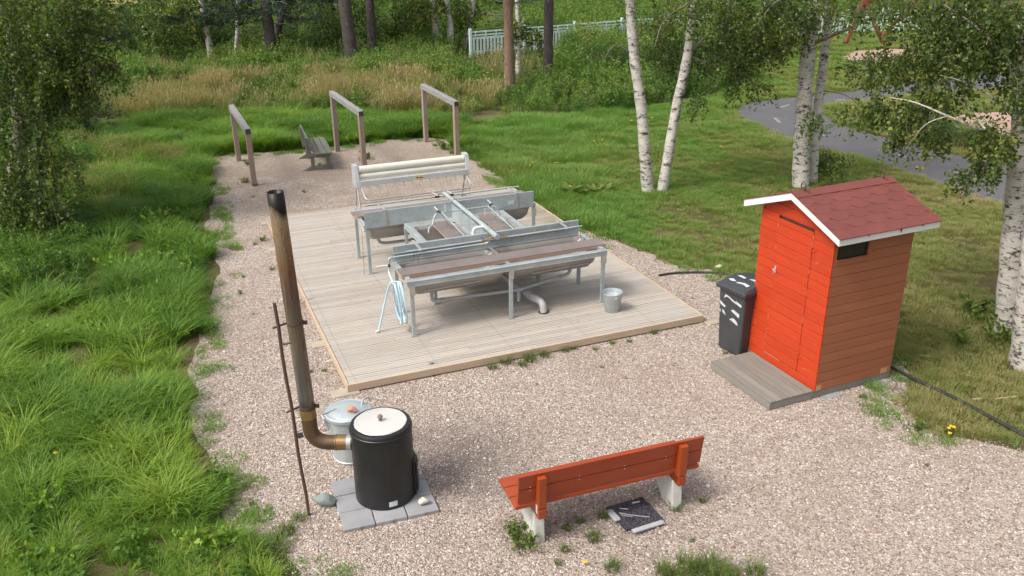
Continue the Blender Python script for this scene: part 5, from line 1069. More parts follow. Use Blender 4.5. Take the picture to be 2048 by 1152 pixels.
TB_l = ordered(TB, 'grass tuft on the gravel by the red bench, %s of them', 0, 'from the left')
for i, (x, y, s) in enumerate(TB):
    plant(tuft_me[i % 3], 'grass_tuft', x, y, s, TB_l[i], 'grass tuft', 'tufts around the red bench')
TC = ((1330, 1150, 1.2), (1375, 1135, 1.3), (1420, 1140, 1.4), (1460, 1150, 1.1), (1395, 1155, 1.3), (1510, 1150, 1.2), (1350, 1160, 1.3), (1440, 1170, 1.4))
TC_l = ordered(TC, 'lush grass clump below the red bench at the picture edge, %s', 0, 'from the left')
for i, (x, y, s) in enumerate(TC):
    plant(tuft_me[i % 3], 'grass_tuft', x, y, s, TC_l[i], 'grass tuft', 'clumps at the bottom edge')
TP = ((600, 1040, .8), (575, 1065, 1.0), (545, 1090, 1.1), (520, 1110, 1.2), (500, 1130, 1.1), (560, 1110, .9), (530, 1140, 1.0), (495, 975, .5), (505, 1010, .4))
TP_l = ordered(TP, 'bright grass clump on the gravel by the steel post, %s', 1, 'counting towards the camera')
for i, (x, y, s) in enumerate(TP):
    plant(tuft_me[i % 3], 'grass_tuft', x, y, s, TP_l[i], 'grass tuft', 'clumps left of the steel post')
AREAS = (('leftmost drying rack', ((500, 330, .9), (490, 365, 1.2), (510, 372, .8), (506, 395, .4))), ('middle drying rack', ((735, 320, 1.2), (722, 345, .9), (695, 290, .6), (640, 330, .6), (610, 385, .4))), ('rightmost drying rack', ((885, 300, 1.3), (905, 308, 1.1), (870, 292, .8))),
 ('left edge of the deck', ((523, 482, .6), (510, 490, .5), (545, 540, .6), (487, 555, .4), (480, 590, .4), (630, 615, .4), (620, 745, .5), (648, 743, .4))), ('right side of the shed', ((1828, 862, .7), (1724, 795, .5), (1853, 932, .3))), ('foot of the wheelie bin', ((1470, 700, .6), (1492, 698, .6), (1450, 708, .45))))
for nm_, its in AREAS:
    ll = ordered(its, 'small grass tuft on gravel near the '+nm_+', %s', 1, 'from the back')
    for i, (x, y, s) in enumerate(its): plant(tuft_me[i % 3] if i % 4 else leaf_me[i % 2], 'grass_tuft', x, y, s, ll[i], 'grass tuft', 'tufts on the gravel near the '+nm_)
TS = ((1030, 1085, 1.0), (1045, 1060, .9), (1022, 1070, .8), (1055, 1095, 1.0), (1065, 1080, .7), (1038, 1100, .8), (1140, 1060, .7))
TS_l = ordered(TS, 'leafy green weed by the left concrete foot of the red bench, %s', 0, 'from the left')
for i, (x, y, s) in enumerate(TS):
    plant(leaf_me[i % 2], 'leafy_weed', x, y, s*.75, TS_l[i], 'weed', 'weeds at the bench foot')
TD = ((1960, 640, 2.0), (1985, 655, 1.6), (1930, 690, 1.5), (2010, 690, 1.8), (2030, 700, 1.5))
TD_l = ordered(TD, 'low leafy seedling beside the right birch trunks, %s', 0, 'from the left')
for i, (x, y, s) in enumerate(TD):
    plant(leaf_me[i % 2], 'leafy_weed', x, y, s, TD_l[i], 'weed', 'seedlings by the right birches')
# broad-leaved plants
def broad(seed, n=7, L=.3):
    rg = np.random.default_rng(seed); VV, FF, PP = [], [], []; off = 0
    for i in range(n):
        a = rg.uniform(0, 6.28); o = np.array([math.cos(a), math.sin(a), 0]); s = np.array([-o[1], o[0], 0]); l_ = L*rg.uniform(.7, 1.1); P = []
        for k in range(6):
            t = k/5; c = o*l_*(t*.55+t*t*.25)+np.array([0, 0, l_*(1.0*t-.45*t*t)]); w_ = .16*l_*math.sin(math.pi*min(1, t*.92+.08))**.8; P += [c-s*w_, c+np.array([0, 0, -.02*l_]), c+s*w_]
        VV.append(np.array(P)); Fc = [(k*3+j, k*3+j+1, (k+1)*3+j+1, (k+1)*3+j) for k in range(5) for j in range(2)]; FF.append(np.array(Fc)+off); off += 18; PP.append(np.full(18, .6+.4*rg.random()))
    return np.concatenate(VV), np.concatenate(FF), np.concatenate(PP)
bl_me = [proto('broad_leaf_plant', *broad(100+i), L_TUFT) for i in range(3)]
PL = ((150, 632, 1.0), (35, 690, 1.3), (10, 665, 1.2), (380, 665, .4))
PL_l = ordered(PL, 'pale broad-leaved plant in the long grass left of the gravel, %s', 0, 'from the left')
for i, (x, y, s) in enumerate(PL): plant(bl_me[i % 3], 'broad_leaf_plant', x, y, s, PL_l[i], 'plant', 'broad-leaved plants in the left grass')
PM = ((1140, 388, 1.2), (1165, 390, 1.1), (1190, 388, 1.2), (1212, 384, 1.0), (1264, 350, .8), (1262, 300, .8))
PM_l = ordered(PM, 'broad-leaved plant in the lawn left of the twin birch, %s', 0, 'from the left')
for i, (x, y, s) in enumerate(PM): plant(bl_me[i % 3], 'broad_leaf_plant', x, y, s, PM_l[i], 'plant', 'broad-leaved plants by the twin birch')
# flowers
def flowers(name, lb, cat, px, m, r_=.018, h=.1, stems=True, grp=None):
    c0 = gp(*px[0], 0); rt_ = Root(name, lb, cat, (0, 0, 0), (c0[0], c0[1], 0), 0, grp); mb = MB(); sm = MB()
    for (x, y) in px:
        p = gp(x, y, h)-np.array([c0[0], c0[1], 0]); mb.lathe([(r_*.4, -.004), (r_, .0), (r_*.9, .006), (r_*.3, .009)], p, 9)
        sm.tube([(p[0]*.6, p[1]*.6-.02, 0), (p[0], p[1], p[2])], .0025, 5)
    mb.build('blossom', MT[m], rt_, 0, True); sm.build('stem', L_TUFT, rt_)
flowers('yellow_flowers', 'bunch of yellow flowers at the gravel edge near the right side', 'flower', [(1902, 852), (1908, 854), (1898, 856), (1900, 866)], 'yellow', .022, .12)
plant(leaf_me[0], 'flower_leaves', 1901, 875, .6, 'dark green leaves under the bunch of yellow flowers', 'weed', None)
flowers('dandelion', 'single yellow dandelion on the gravel below the red bench', 'flower', [(1170, 1123)], 'yellow', .022, .05)
BU_ = ((474, 362), (479, 364), (628, 316), (64, 780), (110, 905), (1185, 348), (1140, 372), (1205, 280), (1211, 247), (1262, 241), (1173, 237), (1187, 282), (1110, 325), (1062, 323), (1304, 235), (1441, 293), (1100, 240), (1165, 270), (1230, 265), (1060, 330))
BL_ = ordered(BU_, 'tiny yellow buttercups in the grass, %s patch')
for i, (x, y) in enumerate(BU_):
    flowers('buttercup', BL_[i], 'flower', [(x, y), (x+rnd.uniform(-6, 6), y+rnd.uniform(-2, 2))], 'yellow', .02, .14, grp='buttercups dotted in the grass')
flowers('orange_flowers', 'orange flowers in the meadow behind the middle drying rack', 'flower', [(826, 150), (830, 152), (824, 154), (832, 148)], 'orange', .05, .5)
flowers('wild_yellow_flowers', 'cluster of yellow-orange meadow flowers left of the orange pine', 'flower', [(955, 160), (965, 165), (975, 145), (985, 140), (990, 130), (968, 150), (978, 157)], 'yellow', .04, .6)
flowers('pink_flowers', 'pink flowers in the meadow below the fence left of the twin birch', 'flower', [(1130, 107), (1143, 109), (1222, 112), (1235, 114), (1243, 116), (1172, 186)], 'purple', .05, .7)
flowers('purple_loosestrife', 'purple flower spike between the middle and right drying racks', 'flower', [(824, 183), (826, 180), (823, 187), (816, 193)], 'purple', .04, .8)

# ------------------------------------------------------------------ trees
def tree(name, lb, cat, base, trunks, limbs, clumps, bark, leafm, leaf=.045, twl=.8, per=40, grp=None, seed=0, needle=False, branchm=None):
    """trunks: list of polylines [(x,y,z,r)...]; limbs: polylines; clumps: (centre, radii, twigs)"""
    rg = np.random.default_rng(seed); base = np.array([base[0], base[1], 0.0]); rt_ = Root(name, lb, cat, (0, 0, 0), tuple(base), 0, grp)
    for tr in trunks:
        P = spline([np.array(p[:3])-base for p in tr], 5); rr = np.interp(np.linspace(0, len(tr)-1, len(P)), range(len(tr)), [p[3] for p in tr])
        mb = MB(); mb.tube(P, [r_*(1+.05*math.sin(i*1.9)) for i, r_ in enumerate(rr)], 18); mb.build('trunk', MT[bark], rt_, 0, True)
    bm_ = MB()
    for lm in limbs:
        lbm = MB()
        P = spline([np.array(p[:3])-base for p in lm], 4); rr = np.interp(np.linspace(0, len(lm)-1, len(P)), range(len(lm)), [p[3] for p in lm]); lbm.tube(P, list(rr), 8); lbm.build('limb', MT[branchm or 'twig'], rt_, 0, True)
    LP, LD = [], []
    for (c, rad, ntw) in clumps:
        c = np.array(c)-base; rad = np.array(rad)
        for t in range(int(ntw*1.35)):
            q = rg.normal(size=3); q = q/np.linalg.norm(q)*rg.random()**.4; s = c+q*rad
            L = twl*rg.uniform(.45, 1.2); hd = rg.normal(size=2); hd /= np.linalg.norm(hd)+1e-6; m_ = 6; T = np.linspace(0, 1, m_)
            if needle: pts = np.stack([s[0]+hd[0]*L*T, s[1]+hd[1]*L*T, s[2]+.12*L*T], 1)
            else: pts = np.stack([s[0]+hd[0]*L*.35*np.sin(T*1.6), s[1]+hd[1]*L*.35*np.sin(T*1.6), s[2]+.08*L*T-L*.9*T**1.7], 1)
            if t % 2 == 0: bm_.tube([tuple(p) for p in pts[::2]]+[tuple(pts[-1])], [.0045, .003, .0022, .0015], 3, caps=False)
            n = max(4, int(per*L/twl*rg.uniform(.6, 1.3))); tt = rg.random(n)**.8*(m_-1); i0 = np.minimum(tt.astype(int), m_-2); fr_ = (tt-i0)[:, None]
            P = pts[i0]*(1-fr_)+pts[i0+1]*fr_+rg.normal(size=(n, 3))*(.035 if not needle else .03); LP.append(P)
            LD.append(np.tile([hd[0]*.9, hd[1]*.9, .5], (n, 1)) if needle else np.tile([hd[0]*.4, hd[1]*.4, -.3], (n, 1)))
    if bm_.V: setp(bm_.build('twigs', MT['twig'], rt_, 0, True), kind='stuff')
    if LP:
        P = np.concatenate(LP); V, F_ = leaves_mesh(P, leaf, seed+1, .1, .14 if needle else .72, np.concatenate(LD)); pv = np.repeat(np.clip(np.random.default_rng(seed+2).random(len(P))**1.5*.78+.35*(vnoise(P[:, 0]+P[:, 1]*.3, P[:, 2], .5, 3)-.4), 0, 1), 4)
        link_mesh('foliage', V, F_, leafm, rt_.o, pv)
    return rt_
def cl(px, py, Y, rad, n): return (gy(px, py, Y), rad, n)
def lb_(a, *pts): return [(*a, pts[0][3] if False else .03)]
def limb(tr0, r0, *pts):
    out = [(*tr0, r0)]; n = len(pts)
    for i, p in enumerate(pts): out.append((*p, r0*(1-(i+1)/(n+.6))))
    return out
def tp(x, y, Y, r_):
    p = gy(x, y, Y); return (p[0], p[1], p[2], r_)
# twin birch in the lawn
b = gp(1308, 384); Yb = b[1]
trA = [(b[0]-.13, Yb, -.05, .14), tp(1293, 350, Yb, .13), tp(1283, 220, Yb, .115), tp(1268, 110, Yb, .105), tp(1260, 0, Yb, .1), tp(1250, -150, Yb+.1, .085), tp(1240, -420, Yb+.2, .04)]
trB = [(b[0]+.17, Yb, -.05, .13), tp(1330, 350, Yb, .115), tp(1352, 220, Yb, .105), tp(1375, 110, Yb, .095), tp(1387, 0, Yb, .085), tp(1410, -200, Yb, .06), tp(1430, -400, Yb, .03)]
cls = [cl(1325, 50, Yb+.9, (.6, .7, .5), 46), cl(1345, 110, Yb+.8, (.45, .5, .4), 26), cl(1450, 10, Yb, (1.3, 1.0, .4), 110), cl(1500, 80, Yb+.4, (.9, .9, .5), 70), cl(1440, 110, Yb+.3, (.7, .8, .45), 50), cl(1480, 150, Yb+.3, (.5, .5, .3), 22), cl(1400, 195, Yb-.2, (.22, .25, .1), 9), cl(1560, 40, Yb, (.7, .9, .6), 60), cl(1340, -120, Yb, (2.4, 2.0, 1.1), 110), cl(1330, -320, Yb, (1.9, 1.7, 1.4), 80), cl(1195, 60, Yb, (.5, .5, .5), 5)]
lms = [limb(trB[3][:3], .03, gy(1430, 60, Yb), gy(1500, 50, Yb+.1), gy(1560, 70, Yb)), limb(trB[4][:3], .03, gy(1330, 40, Yb-.2), gy(1310, 90, Yb-.3)), limb(trA[3][:3], .02, gy(1230, 90, Yb-.1), gy(1205, 125, Yb-.2)), limb(trB[3][:3], .02, gy(1410, 130, Yb), gy(1420, 180, Yb+.1))]
tree('birch_tree', 'white twin-stemmed birch forking from the lawn in the middle', 'birch', b, [trA, trB], lms, cls, 'birch', L_BIRCH, .06, .6, 30, None, 11)
# birch pair behind the shed
b = gp(1597, 372); Yb = b[1]
trA = [tp(1602, 385, Yb, .2), tp(1602, 330, Yb, .185), tp(1606, 230, Yb, .17), tp(1618, 90, Yb, .15), tp(1632, 0, Yb, .135), tp(1650, -200, Yb, .09), tp(1660, -420, Yb, .04)]
trB = [tp(1624, 380, Yb+.25, .12), tp(1628, 300, Yb+.25, .115), tp(1640, 180, Yb+.3, .1), tp(1655, 50, Yb+.3, .09), tp(1665, -150, Yb+.3, .05)]
cls = [cl(1560, 30, Yb-.6, (.9, .9, .6), 80), cl(1600, 15, Yb-.9, (.5, .4, .2), 22), cl(1670, 10, Yb-.8, (.8, .9, .35), 36), cl(1625, 235, Yb-.6, (.16, .2, .22), 12), cl(1700, 130, Yb-.6, (.5, .6, .2), 16), cl(1790, 5, Yb-.4, (.9, .9, .3), 34), cl(1520, 80, Yb-.3, (.4, .5, .35), 24), cl(1530, 165, Yb-.3, (.12, .2, .15), 5), cl(1680, 320, Yb-.4, (.35, .3, .2), 12), cl(1640, -150, Yb-.3, (2.3, 2, 1.4), 120), cl(1640, -350, Yb, (1.6, 1.6, 1.2), 70)]
lms = [limb(trA[3][:3], .05, gy(1690, 60, Yb-.5), gy(1760, 30, Yb-.6)), limb(trB[2][:3], .014, gy(1690, 190, Yb-.3), gy(1720, 215, Yb-.4), gy(1730, 250, Yb-.4)), limb(trA[4][:3], .04, gy(1560, 0, Yb-.6), gy(1520, 40, Yb-.8))]
tree('birch_tree', 'thick leaning birch pair directly behind the red shed', 'birch', b, [trA, trB], lms, cls, 'birch', L_BIRCH, .06, .6, 30, None, 12)
# right-hand birches
b = gp(2030, 690); Yb = 11.3
trA = [tp(2012, 690, Yb, .17), tp(2020, 560, Yb, .155), tp(2030, 420, Yb, .14), tp(2040, 300, Yb, .13), tp(2055, 120, Yb, .12), tp(2070, -60, Yb, .1), tp(2080, -400, Yb, .05)]
trB = [tp(2050, 745, 10.3, .2), tp(2062, 600, 10.3, .18), tp(2085, 400, 10.35, .16), tp(2110, 100, 10.4, .12), tp(2120, -300, 10.5, .06)]
cls = [cl(1965, 30, 11.6, (.7, .8, .35), 95), cl(1880, 20, 12, (.6, .8, .35), 70), cl(1830, 110, 11.9, (.55, .6, .28), 62), cl(1750, 130, 12.2, (.35, .45, .25), 30), cl(1870, 185, 11.5, (.42, .4, .22), 44), cl(1790, 215, 11.9, (.42, .4, .16), 42), cl(1860, 270, 11.5, (.25, .3, .1), 20), cl(1715, 215, 12.2, (.22, .3, .14), 14), cl(1960, 110, 11.3, (.45, .5, .28), 44), cl(1995, 275, 11.0, (.2, .3, .18), 34), cl(1975, 330, 11.1, (.12, .2, .14), 18), cl(1925, 350, 11.2, (.1, .15, .12), 9), cl(1790, 275, 11.9, (.12, .15, .06), 9), cl(2035, 150, 11.0, (.35, .5, .4), 40), cl(2060, 10, 11.2, (1, 1, .6), 60), cl(1740, 20, 12.4, (.3, .5, .15), 12), cl(1980, -200, 11.6, (1.9, 1.6, 1.1), 110), cl(2080, -420, 11, (1.8, 1.6, 1.2), 70)]
lms = [limb(gy(2045, 285, Yb), .024, gy(1975, 265, Yb-.2), gy(1895, 232, Yb-.3), gy(1830, 205, Yb-.2), gy(1780, 195, Yb)), limb(gy(2042, 180, Yb), .035, gy(2010, 120, Yb), gy(1960, 60, Yb), gy(1890, 10, Yb)), limb(gy(2045, 250, Yb), .025, gy(1985, 195, Yb-.1), gy(1930, 165, Yb), gy(1880, 150, Yb)), limb(gy(1975, 265, Yb-.2), .015, gy(1940, 220, Yb), gy(1905, 190, Yb)), limb(gy(1895, 232, Yb-.3), .008, gy(1850, 250, Yb-.3), gy(1810, 300, Yb))]
tree('birch_tree', 'nearest birch pair at the right edge with drooping leafy branches', 'birch', (b[0]+.1, b[1], 0), [trA, trB], lms, cls, 'birch', L_BIRCH, .056, .42, 26, None, 13, branchm='birch')
# big birch at the left edge
b = gp(22, 425); Yb = b[1]
trA = [tp(20, 440, Yb, .2), tp(28, 380, Yb, .17), tp(40, 250, Yb, .15), tp(30, 100, Yb, .13), tp(10, -100, Yb, .1), tp(0, -400, Yb, .04)]
trB = [tp(15, 430, Yb-.6, .06), tp(45, 350, Yb-.8, .05), tp(75, 290, Yb-.9, .04), tp(84, 250, Yb-.9, .035), tp(80, 190, Yb-.9, .03)]
cls = [cl(50, 40, Yb-1.2, (1.5, 1.2, .7), 150), cl(80, 120, Yb-1.3, (1.1, 1, .6), 100), cl(30, 200, Yb-1.2, (.9, 1, .7), 90), cl(165, 10, Yb-1, (.7, .8, .4), 50), cl(130, 80, Yb-1.2, (.6, .6, .3), 36), cl(185, 125, Yb-1.2, (.45, .6, .14), 26), cl(120, 185, Yb-1.3, (.6, .6, .3), 34), cl(170, 160, Yb-1.2, (.35, .4, .12), 14), cl(85, 300, Yb-1.3, (.5, .6, .45), 34), cl(40, 400, Yb-1.8, (.7, .7, .5), 60), cl(100, 410, Yb-1.9, (.3, .4, .2), 16), cl(150, 350, Yb-1.9, (.15, .3, .1), 5), cl(10, 310, Yb-1.3, (.6, .8, .6), 50), cl(20, -120, Yb-.5, (2.6, 2.2, 1.3), 140), cl(0, -320, Yb, (2, 2, 1.4), 90), cl(20, 520, Yb-2.4, (.5, .4, .35), 34), cl(70, 460, Yb-2.2, (.5, .5, .25), 26), cl(120, 470, Yb-2.3, (.25, .3, .15), 10)]
lms = [limb(trA[2][:3], .05, gy(90, 110, Yb-.7), gy(150, 70, Yb-1.0), gy(200, 80, Yb-1.1), gy(268, 103, Yb-1.2)), limb(trA[2][:3], .04, gy(70, 220, Yb-.8), gy(110, 200, Yb-1.1), gy(170, 190, Yb-1.2)), limb(trB[3][:3], .02, gy(60, 240, Yb-1.1), gy(110, 245, Yb-1.1)), limb(trA[3][:3], .05, gy(60, 20, Yb-.8), gy(120, -10, Yb-1))]
tree('birch_tree', 'large leafy birch overhanging the grass at the left edge', 'birch', b, [trA, trB], lms, cls, 'twig', L_BIRCH, .065, .65, 40, None, 14, branchm='twig')
# young pine boughs beside it
b = gp(175, 270); Yb = b[1]
tree('pine_tree', 'young dark pine half hidden behind the left birch', 'pine', b, [[tp(170, 285, Yb, .1), tp(175, 100, Yb, .08), tp(185, -60, Yb, .05)]], [], [cl(180, 40, Yb, (.9, .9, .5), 60), cl(205, 70, Yb-.3, (.5, .6, .2), 34), cl(150, 225, Yb-.3, (1.0, 1, .4), 60), cl(160, -60, Yb, (1.6, 1.6, .9), 60)], 'pine', L_PINE, .1, .4, 75, None, 15, True)
# pines of the background
def pine(x, y, wpx, lean_px, lb, bark='pine', crown=(), grp='pines of the background', seed=0, dead=False, top=None):
    b = gp(x, y); Y = b[1]; r_ = wpx/2*(Y*.93)/FPX; xt = x+lean_px
    tr = [(b[0], b[1], -.05, r_*1.25), tp(x+(xt-x)*.25, y*.75, Y, r_*1.02), tp(x+(xt-x)*.6, y*.4, Y, r_*.95), tp(xt, 0, Y, r_*.9), tp(xt+lean_px*.6, -140, Y, r_*.75), tp(xt+lean_px, -330, Y, r_*.35)]
    lms = []
    if dead:
        rr = random.Random(seed)
        for k in range(12):
            yy = rr.uniform(-20, y*.55); s = rr.choice((-1, 1)); t0 = gy(xt, yy, Y); lms.append(limb(t0, .022, gy(xt+s*rr.uniform(20, 45), yy-rr.uniform(0, 15), Y+rr.uniform(-.6, .6)), gy(xt+s*rr.uniform(45, 75), yy+rr.uniform(-18, 12), Y+rr.uniform(-1, 1))))
    cr = [cl(cx, cy, Y+dy, rad, n) for (cx, cy, dy, rad, n) in crown]+[cl(xt+lean_px, -330, Y, (2.4, 2.4, 1.6), 50)]
    tree('pine_tree', lb, 'pine', b, [tr], lms, cr, bark, L_PINE, .17, .8, 55, grp, seed, True)
pine(548, 138, 24, -18, 'dark grey pine right of the two thin birches, leaning slightly left', 'pine', [(520, 20, -.6, (2.0, 1.2, .35), 46), (430, 35, -.4, (1.9, 1.2, .4), 60), (590, 45, .3, (1.3, 1, .3), 20)], seed=21, dead=True)
pine(540, 128, 16, 30, 'thinner pine trunk crossing behind the leaning dark pine', 'pine', [], seed=22)
pine(705, 132, 28, -16, 'thickest dark pine trunk in the middle of the tree line', 'pine', [(640, 5, .5, (1.8, 1.2, .4), 40)], seed=23)
pine(746, 120, 19, -6, 'straight grey pine just right of the thickest pine', 'pine', [(800, -20, .5, (1.6, 1.2, .5), 30)], seed=24)
pine(1020, 192, 22, -4, 'orange-barked pine with dead side branches before the fence', 'pinered', [(1000, -60, 0, (1.6, 1.4, .5), 40)], seed=25, dead=True)
pine(1095, 180, 21, 3, 'dark reddish pine trunk standing alone in front of the fence', 'pine', [(1100, -70, 0, (1.4, 1.4, .5), 30)], seed=26)
def sbirch(x, y, wpx, lean_px, lb, crown=(), seed=0, grp='thin birches of the background', top=None):
    b = gp(x, y); Y = b[1]; r_ = wpx/2*(Y*.93)/FPX; xt = x+lean_px; tr = [(b[0], b[1], -.05, r_*1.15), tp(x+lean_px*.5+2, y*.5, Y, r_), tp(xt, 0, Y, r_*.85), tp(xt+lean_px, -200, Y, r_*.4)]
    cr = [cl(cx, cy, Y+dy, rad, n) for (cx, cy, dy, rad, n) in crown]+[cl(xt, -200, Y, (1.6, 1.6, 1.2), 30)]
    tree('birch_tree', lb, 'birch', b, [tr], [], cr, 'birch', L_BIRCH, .12, .9, 26, grp, seed)
sbirch(424, 140, 11, -22, 'thin white birch leaning left at the left of the tree line', [(370, 10, 0, (2.2, 1.4, .6), 70), (330, 60, .4, (1.1, 1, .5), 40)], 31)
sbirch(470, 127, 9, 6, 'thin upright white birch next to the left leaning one', [], 32)
sbirch(873, 108, 14, -8, 'mottled birch trunk left of the pair at the fence end', [(840, 15, -.4, (1.6, 1.2, .5), 60)], 33)
sbirch(902, 108, 13, -8, 'peeling brownish birch trunk, middle of the three at the fence end', [(880, -10, .4, (1.3, 1, .6), 50)], 34)
sbirch(925, 100, 10, 22, 'slim birch leaning right just before the white fence post', [(930, 20, 0, (.9, .9, .5), 40)], 35)
sbirch(1036, 148, 10, -2, 'thin white birch right behind the orange-barked pine', [(1040, 50, .1, (.55, .5, .45), 30), (1075, 70, .2, (.5, .5, .3), 16)], 36)
sbirch(678, 50, 9, -8, 'distant white birch stem between the dark pines', [(650, 10, 0, (1.8, 1.2, .8), 40)], 37)
sbirch(774, 32, 12, -6, 'distant pale birch stem right of the straight grey pine', [(830, 0, 0, (2, 1.4, 1.0), 40)], 38)
sbirch(1460, 120, 8, -6, 'thin birch stem half hidden behind hanging leaves right of the twin birch', [(1470, 60, 0, (1.2, 1, 1.0), 40)], 39)
sbirch(1524, 118, 8, 4, 'thin birch stem behind leaves left of the shed birches', [(1540, 50, 0, (1.3, 1, 1.0), 40)], 40)
# bushes
def bush_mesh(seed, n=5200, h=2.2, r_=1.5, leaf=.1):
    rg = np.random.default_rng(seed); lob = [(rg.uniform(-.6, .6)*r_, rg.uniform(-.6, .6)*r_, rg.uniform(.25, .85)*h, rg.uniform(.35, .7)) for _ in range(9)]; Ps = []
    for (x, y, z, s) in lob:
        q = rg.normal(size=(n//9, 3)); q = norm(q)*(rg.random((n//9, 1))**.35); Ps.append(np.array([x, y, z])+q*np.array([r_*s, r_*s, h*.33*s/.5]))
    P = np.concatenate(Ps); P = P[P[:, 2] > .02]; keep = vnoise(P[:, 0]+9, P[:, 2]+P[:, 1]+7, .3) > .28; P = P[keep]
    V, F_ = leaves_mesh(P, leaf, seed+1, .0, .55); pv = np.repeat(np.clip(rg.random(len(P))*.7+.4*vnoise(P[:, 0]+5, P[:, 2], .6)-.1, 0, 1), 4); return V, F_, pv
bush_me = [proto('bush', *bush_mesh(200+i, 5200, 2.0+.2*i, 1.5, .11), L_SHRUB) for i in range(4)]
L_FAR_SHADED = veg('shaded_distant_leaves', ((.018, .034, .011), (.033, .056, .016), (.052, .08, .022), (.09, .115, .03)), False, .2)  # leaf colours darkened to carry the shade of the deep wood
far_me = [proto('far_bush', *bush_mesh(230+i, 12000, 8.5, 3.3, .26), L_FAR_SHADED) for i in range(3)]  # tall crowns shaped to shade the wood, mostly out of view
def bush(me, x, y, s, lb, grp, nm='bush', sz=1):
    p = gp(x, y, 0); rt_ = Root(nm, lb, 'tree' if nm == 'far_tree' else 'bush', (0, 0, 0), (p[0], p[1], 0), rnd.uniform(0, 6.28), grp); o = bpy.data.objects.new('foliage', me); C.objects.link(o); o.parent = rt_.o; o.scale = (s, s, s*sz)
    mb = MB()
    for k in range(4): a = k*1.6+rnd.random(); mb.tube([(.05*math.cos(a), .05*math.sin(a), 0), (.4*s*math.cos(a), .4*s*math.sin(a), .8*s)], [.03*s, .015*s], 5)
    mb.build('stems', MT['twig'], rt_)
BA_ = ((560, 112, .75), (600, 118, .7), (640, 112, .8), (660, 100, .8), (770, 108, .8), (800, 104, .85), (835, 100, .8), (860, 92, .7), (520, 118, .6), (490, 112, .7), (730, 92, .9), (450, 112, .7))
BA__l = ordered(BA_, 'bright green bush between the background pines, %s', 0, 'from the left')
for i, (x, y, s) in enumerate(BA_):
    bush(bush_me[i % 4], x, y, s, BA__l[i], 'bushes between the background pines')
BB_ = ((300, 118, 1.0), (350, 120, 1.1), (270, 140, .7), (390, 105, 1.1), (320, 90, 1.2), (240, 120, .7))
BB__l = ordered(BB_, 'dense green bush left of the thin birches, %s', 0, 'from the left')
for i, (x, y, s) in enumerate(BB_):
    bush(bush_me[i % 4], x, y, s, BB__l[i], 'bushes left of the thin birches')
BC_ = ((1270, 165, .5), (1330, 160, .6), (1400, 155, .6), (1440, 165, .45), (1180, 140, .45), (1230, 150, .5), (1150, 120, .4), (1490, 158, .5), (1210, 200, .3), (1120, 205, .3), (1360, 195, .35))
BC__l = ordered(BC_, 'low meadow bush between the lawn and the white fence, %s', 0, 'from the left')
for i, (x, y, s) in enumerate(BC_):
    bush(bush_me[i % 4], x, y, s, BC__l[i], 'low bushes before the fence')
BD_ = ((430, 50, .8), (500, 45, .8), (570, 40, .9), (640, 35, .9), (700, 30, .9), (760, 25, .9), (820, 30, .9), (880, 35, .9), (940, 30, .9), (1000, 25, .9), (1060, 20, .9), (1130, 5, .8), (1200, 0, .8), (1270, 0, .8), (1340, 10, .9), (1410, 15, .9), (1480, 10, .9), (1560, 5, .9), (340, 48, .8), (1640, -5, .8), (1900, -5, .9), (2000, 0, .9))
BD__l = ordered(BD_, 'shade-tinted leafy tree closing the wood at the back, %s', 0, 'from the left')
for i, (x, y, s) in enumerate(BD_):
    bush(far_me[i % 3], x, y, s, BD__l[i], 'trees closing the background', 'far_tree')
bush(bush_me[1], 716, 222, .28, 'small dark green bush in the golden grass by the middle drying rack', None)
bush(bush_me[2], 812, 172, .3, 'small dark bush beside the orange flowers', None)
bush(bush_me[0], 1645, 352, .3, 'yellow-green shrub at the foot of the birches behind the shed', None)
BE_ = ((1880, 285, .33), (1930, 300, .3), (1850, 275, .25), (1960, 305, .3))
BE__l = ordered(BE_, 'low shrub on the grass beyond the path, %s', 0, 'from the left')
for i, (x, y, s) in enumerate(BE_): bush(bush_me[i % 4], x, y, s, BE__l[i], 'shrubs beyond the path')

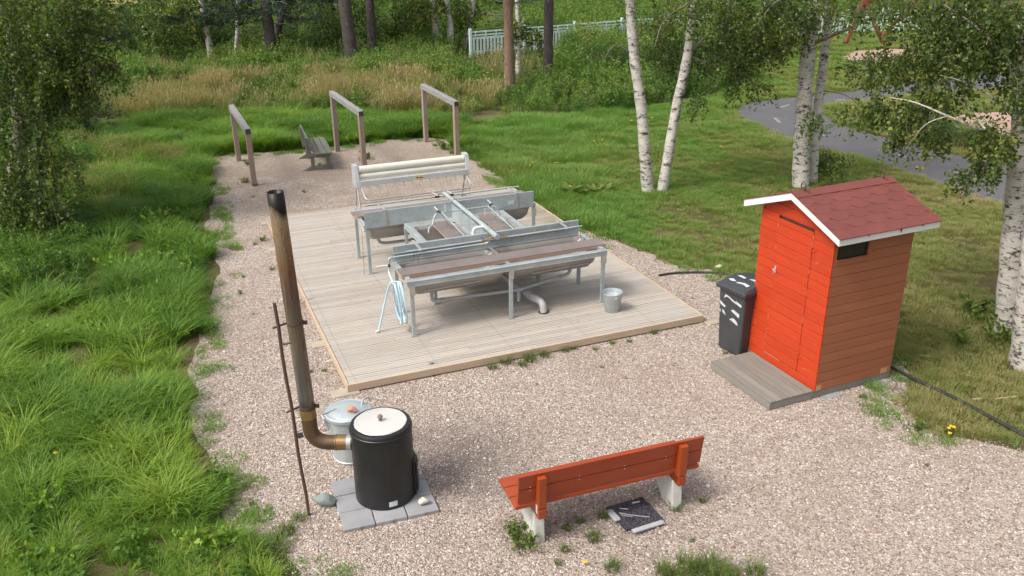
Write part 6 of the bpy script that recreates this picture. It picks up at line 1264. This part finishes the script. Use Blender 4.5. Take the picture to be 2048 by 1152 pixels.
# ------------------------------------------------------------------ fences
def fence(lb, a, b, npan, h=1.12, grp='white fence sections', thin=False):
    a = np.array([a[0], a[1]]); b = np.array([b[0], b[1]]); L = np.linalg.norm(b-a); ang = math.atan2(b[1]-a[1], b[0]-a[0]); rt_ = Root('picket_fence', lb, 'fence', (0, 0, 0), (a[0], a[1], 0), ang, grp); pl = L/npan
    for k in range(npan+1):
        mb = MB(); mb.box(k*pl-.06, k*pl+.06, -.06, .06, 0, h+.12); mb.build('post', MT['fence'], rt_, .01)
    for k in range(npan):
        x0, x1 = k*pl+.06, (k+1)*pl-.06; mb = MB()
        for z in (.2, h-.34): mb.box(x0, x1, -.02, .02, z, z+.09)
        for z in (h-.2, h-.06): mb.box(x0, x1, -.025, .025, z, z+.06)
        n = int((x1-x0)/.17)
        for i in range(n):
            x = x0+(i+.5)*(x1-x0)/n; mb.box(x-.045, x+.045, -.045, -.021, .12, h-.26)
        for i in range(n//3): x = x0+(i*3+1)*(x1-x0)/n; mb.box(x-.02, x+.02, -.045, -.026, h-.26, h-.02)
        mb.build('picket_panel', MT['fence'], rt_)
f0 = gp(942, 116); dv = np.array([math.cos(R(29)), math.sin(R(29))])
fence('mint-white picket fence running right from the trees behind the pines', f0, (f0[0]+dv[0]*13.5, f0[1]+dv[1]*13.5), 5)
f1 = gp(1480, 82); f2 = gp(1760, 66); f3 = gp(2080, 58)
fence('mint-white picket fence seen through the birch leaves above the shed', f1, f2, 4); fence('mint-white picket fence farthest right, mostly behind leaves', (f2[0]+.3, f2[1]), f3, 4)
# play frame beyond the path
pf = Root('swing_frame', 'red-brown wooden swing frame beyond the path, behind the leaves', 'swing frame', (0, 0, 0), tuple(gp(1690, 92)), 0)
o_ = gp(1690, 92); t_ = gy(1728, 0, o_[1]); w2 = gp(1812, 92); t2 = gy(1845, -5, w2[1])
mb = MB(); mb.bar((0, 0, 0), tuple(t_-o_), .14, .14); mb.build('frame_leg', MT['playred'], pf, .01)
mb = MB(); mb.bar((1.9, .2, 0), tuple(t_-o_), .14, .14); mb.build('frame_leg', MT['playred'], pf, .01)
mb = MB(); mb.bar(tuple(w2-o_+np.array([0, 3, 0])), tuple(t_-o_+np.array([3.2, 1.5, 0])), .14, .14); mb.build('frame_leg', MT['playred'], pf, .01)
mb = MB(); mb.bar(tuple(t_-o_), tuple(t_-o_+np.array([3.2, 1.5, 0])), .14, .16); mb.build('top_beam', MT['playred'], pf, .01)
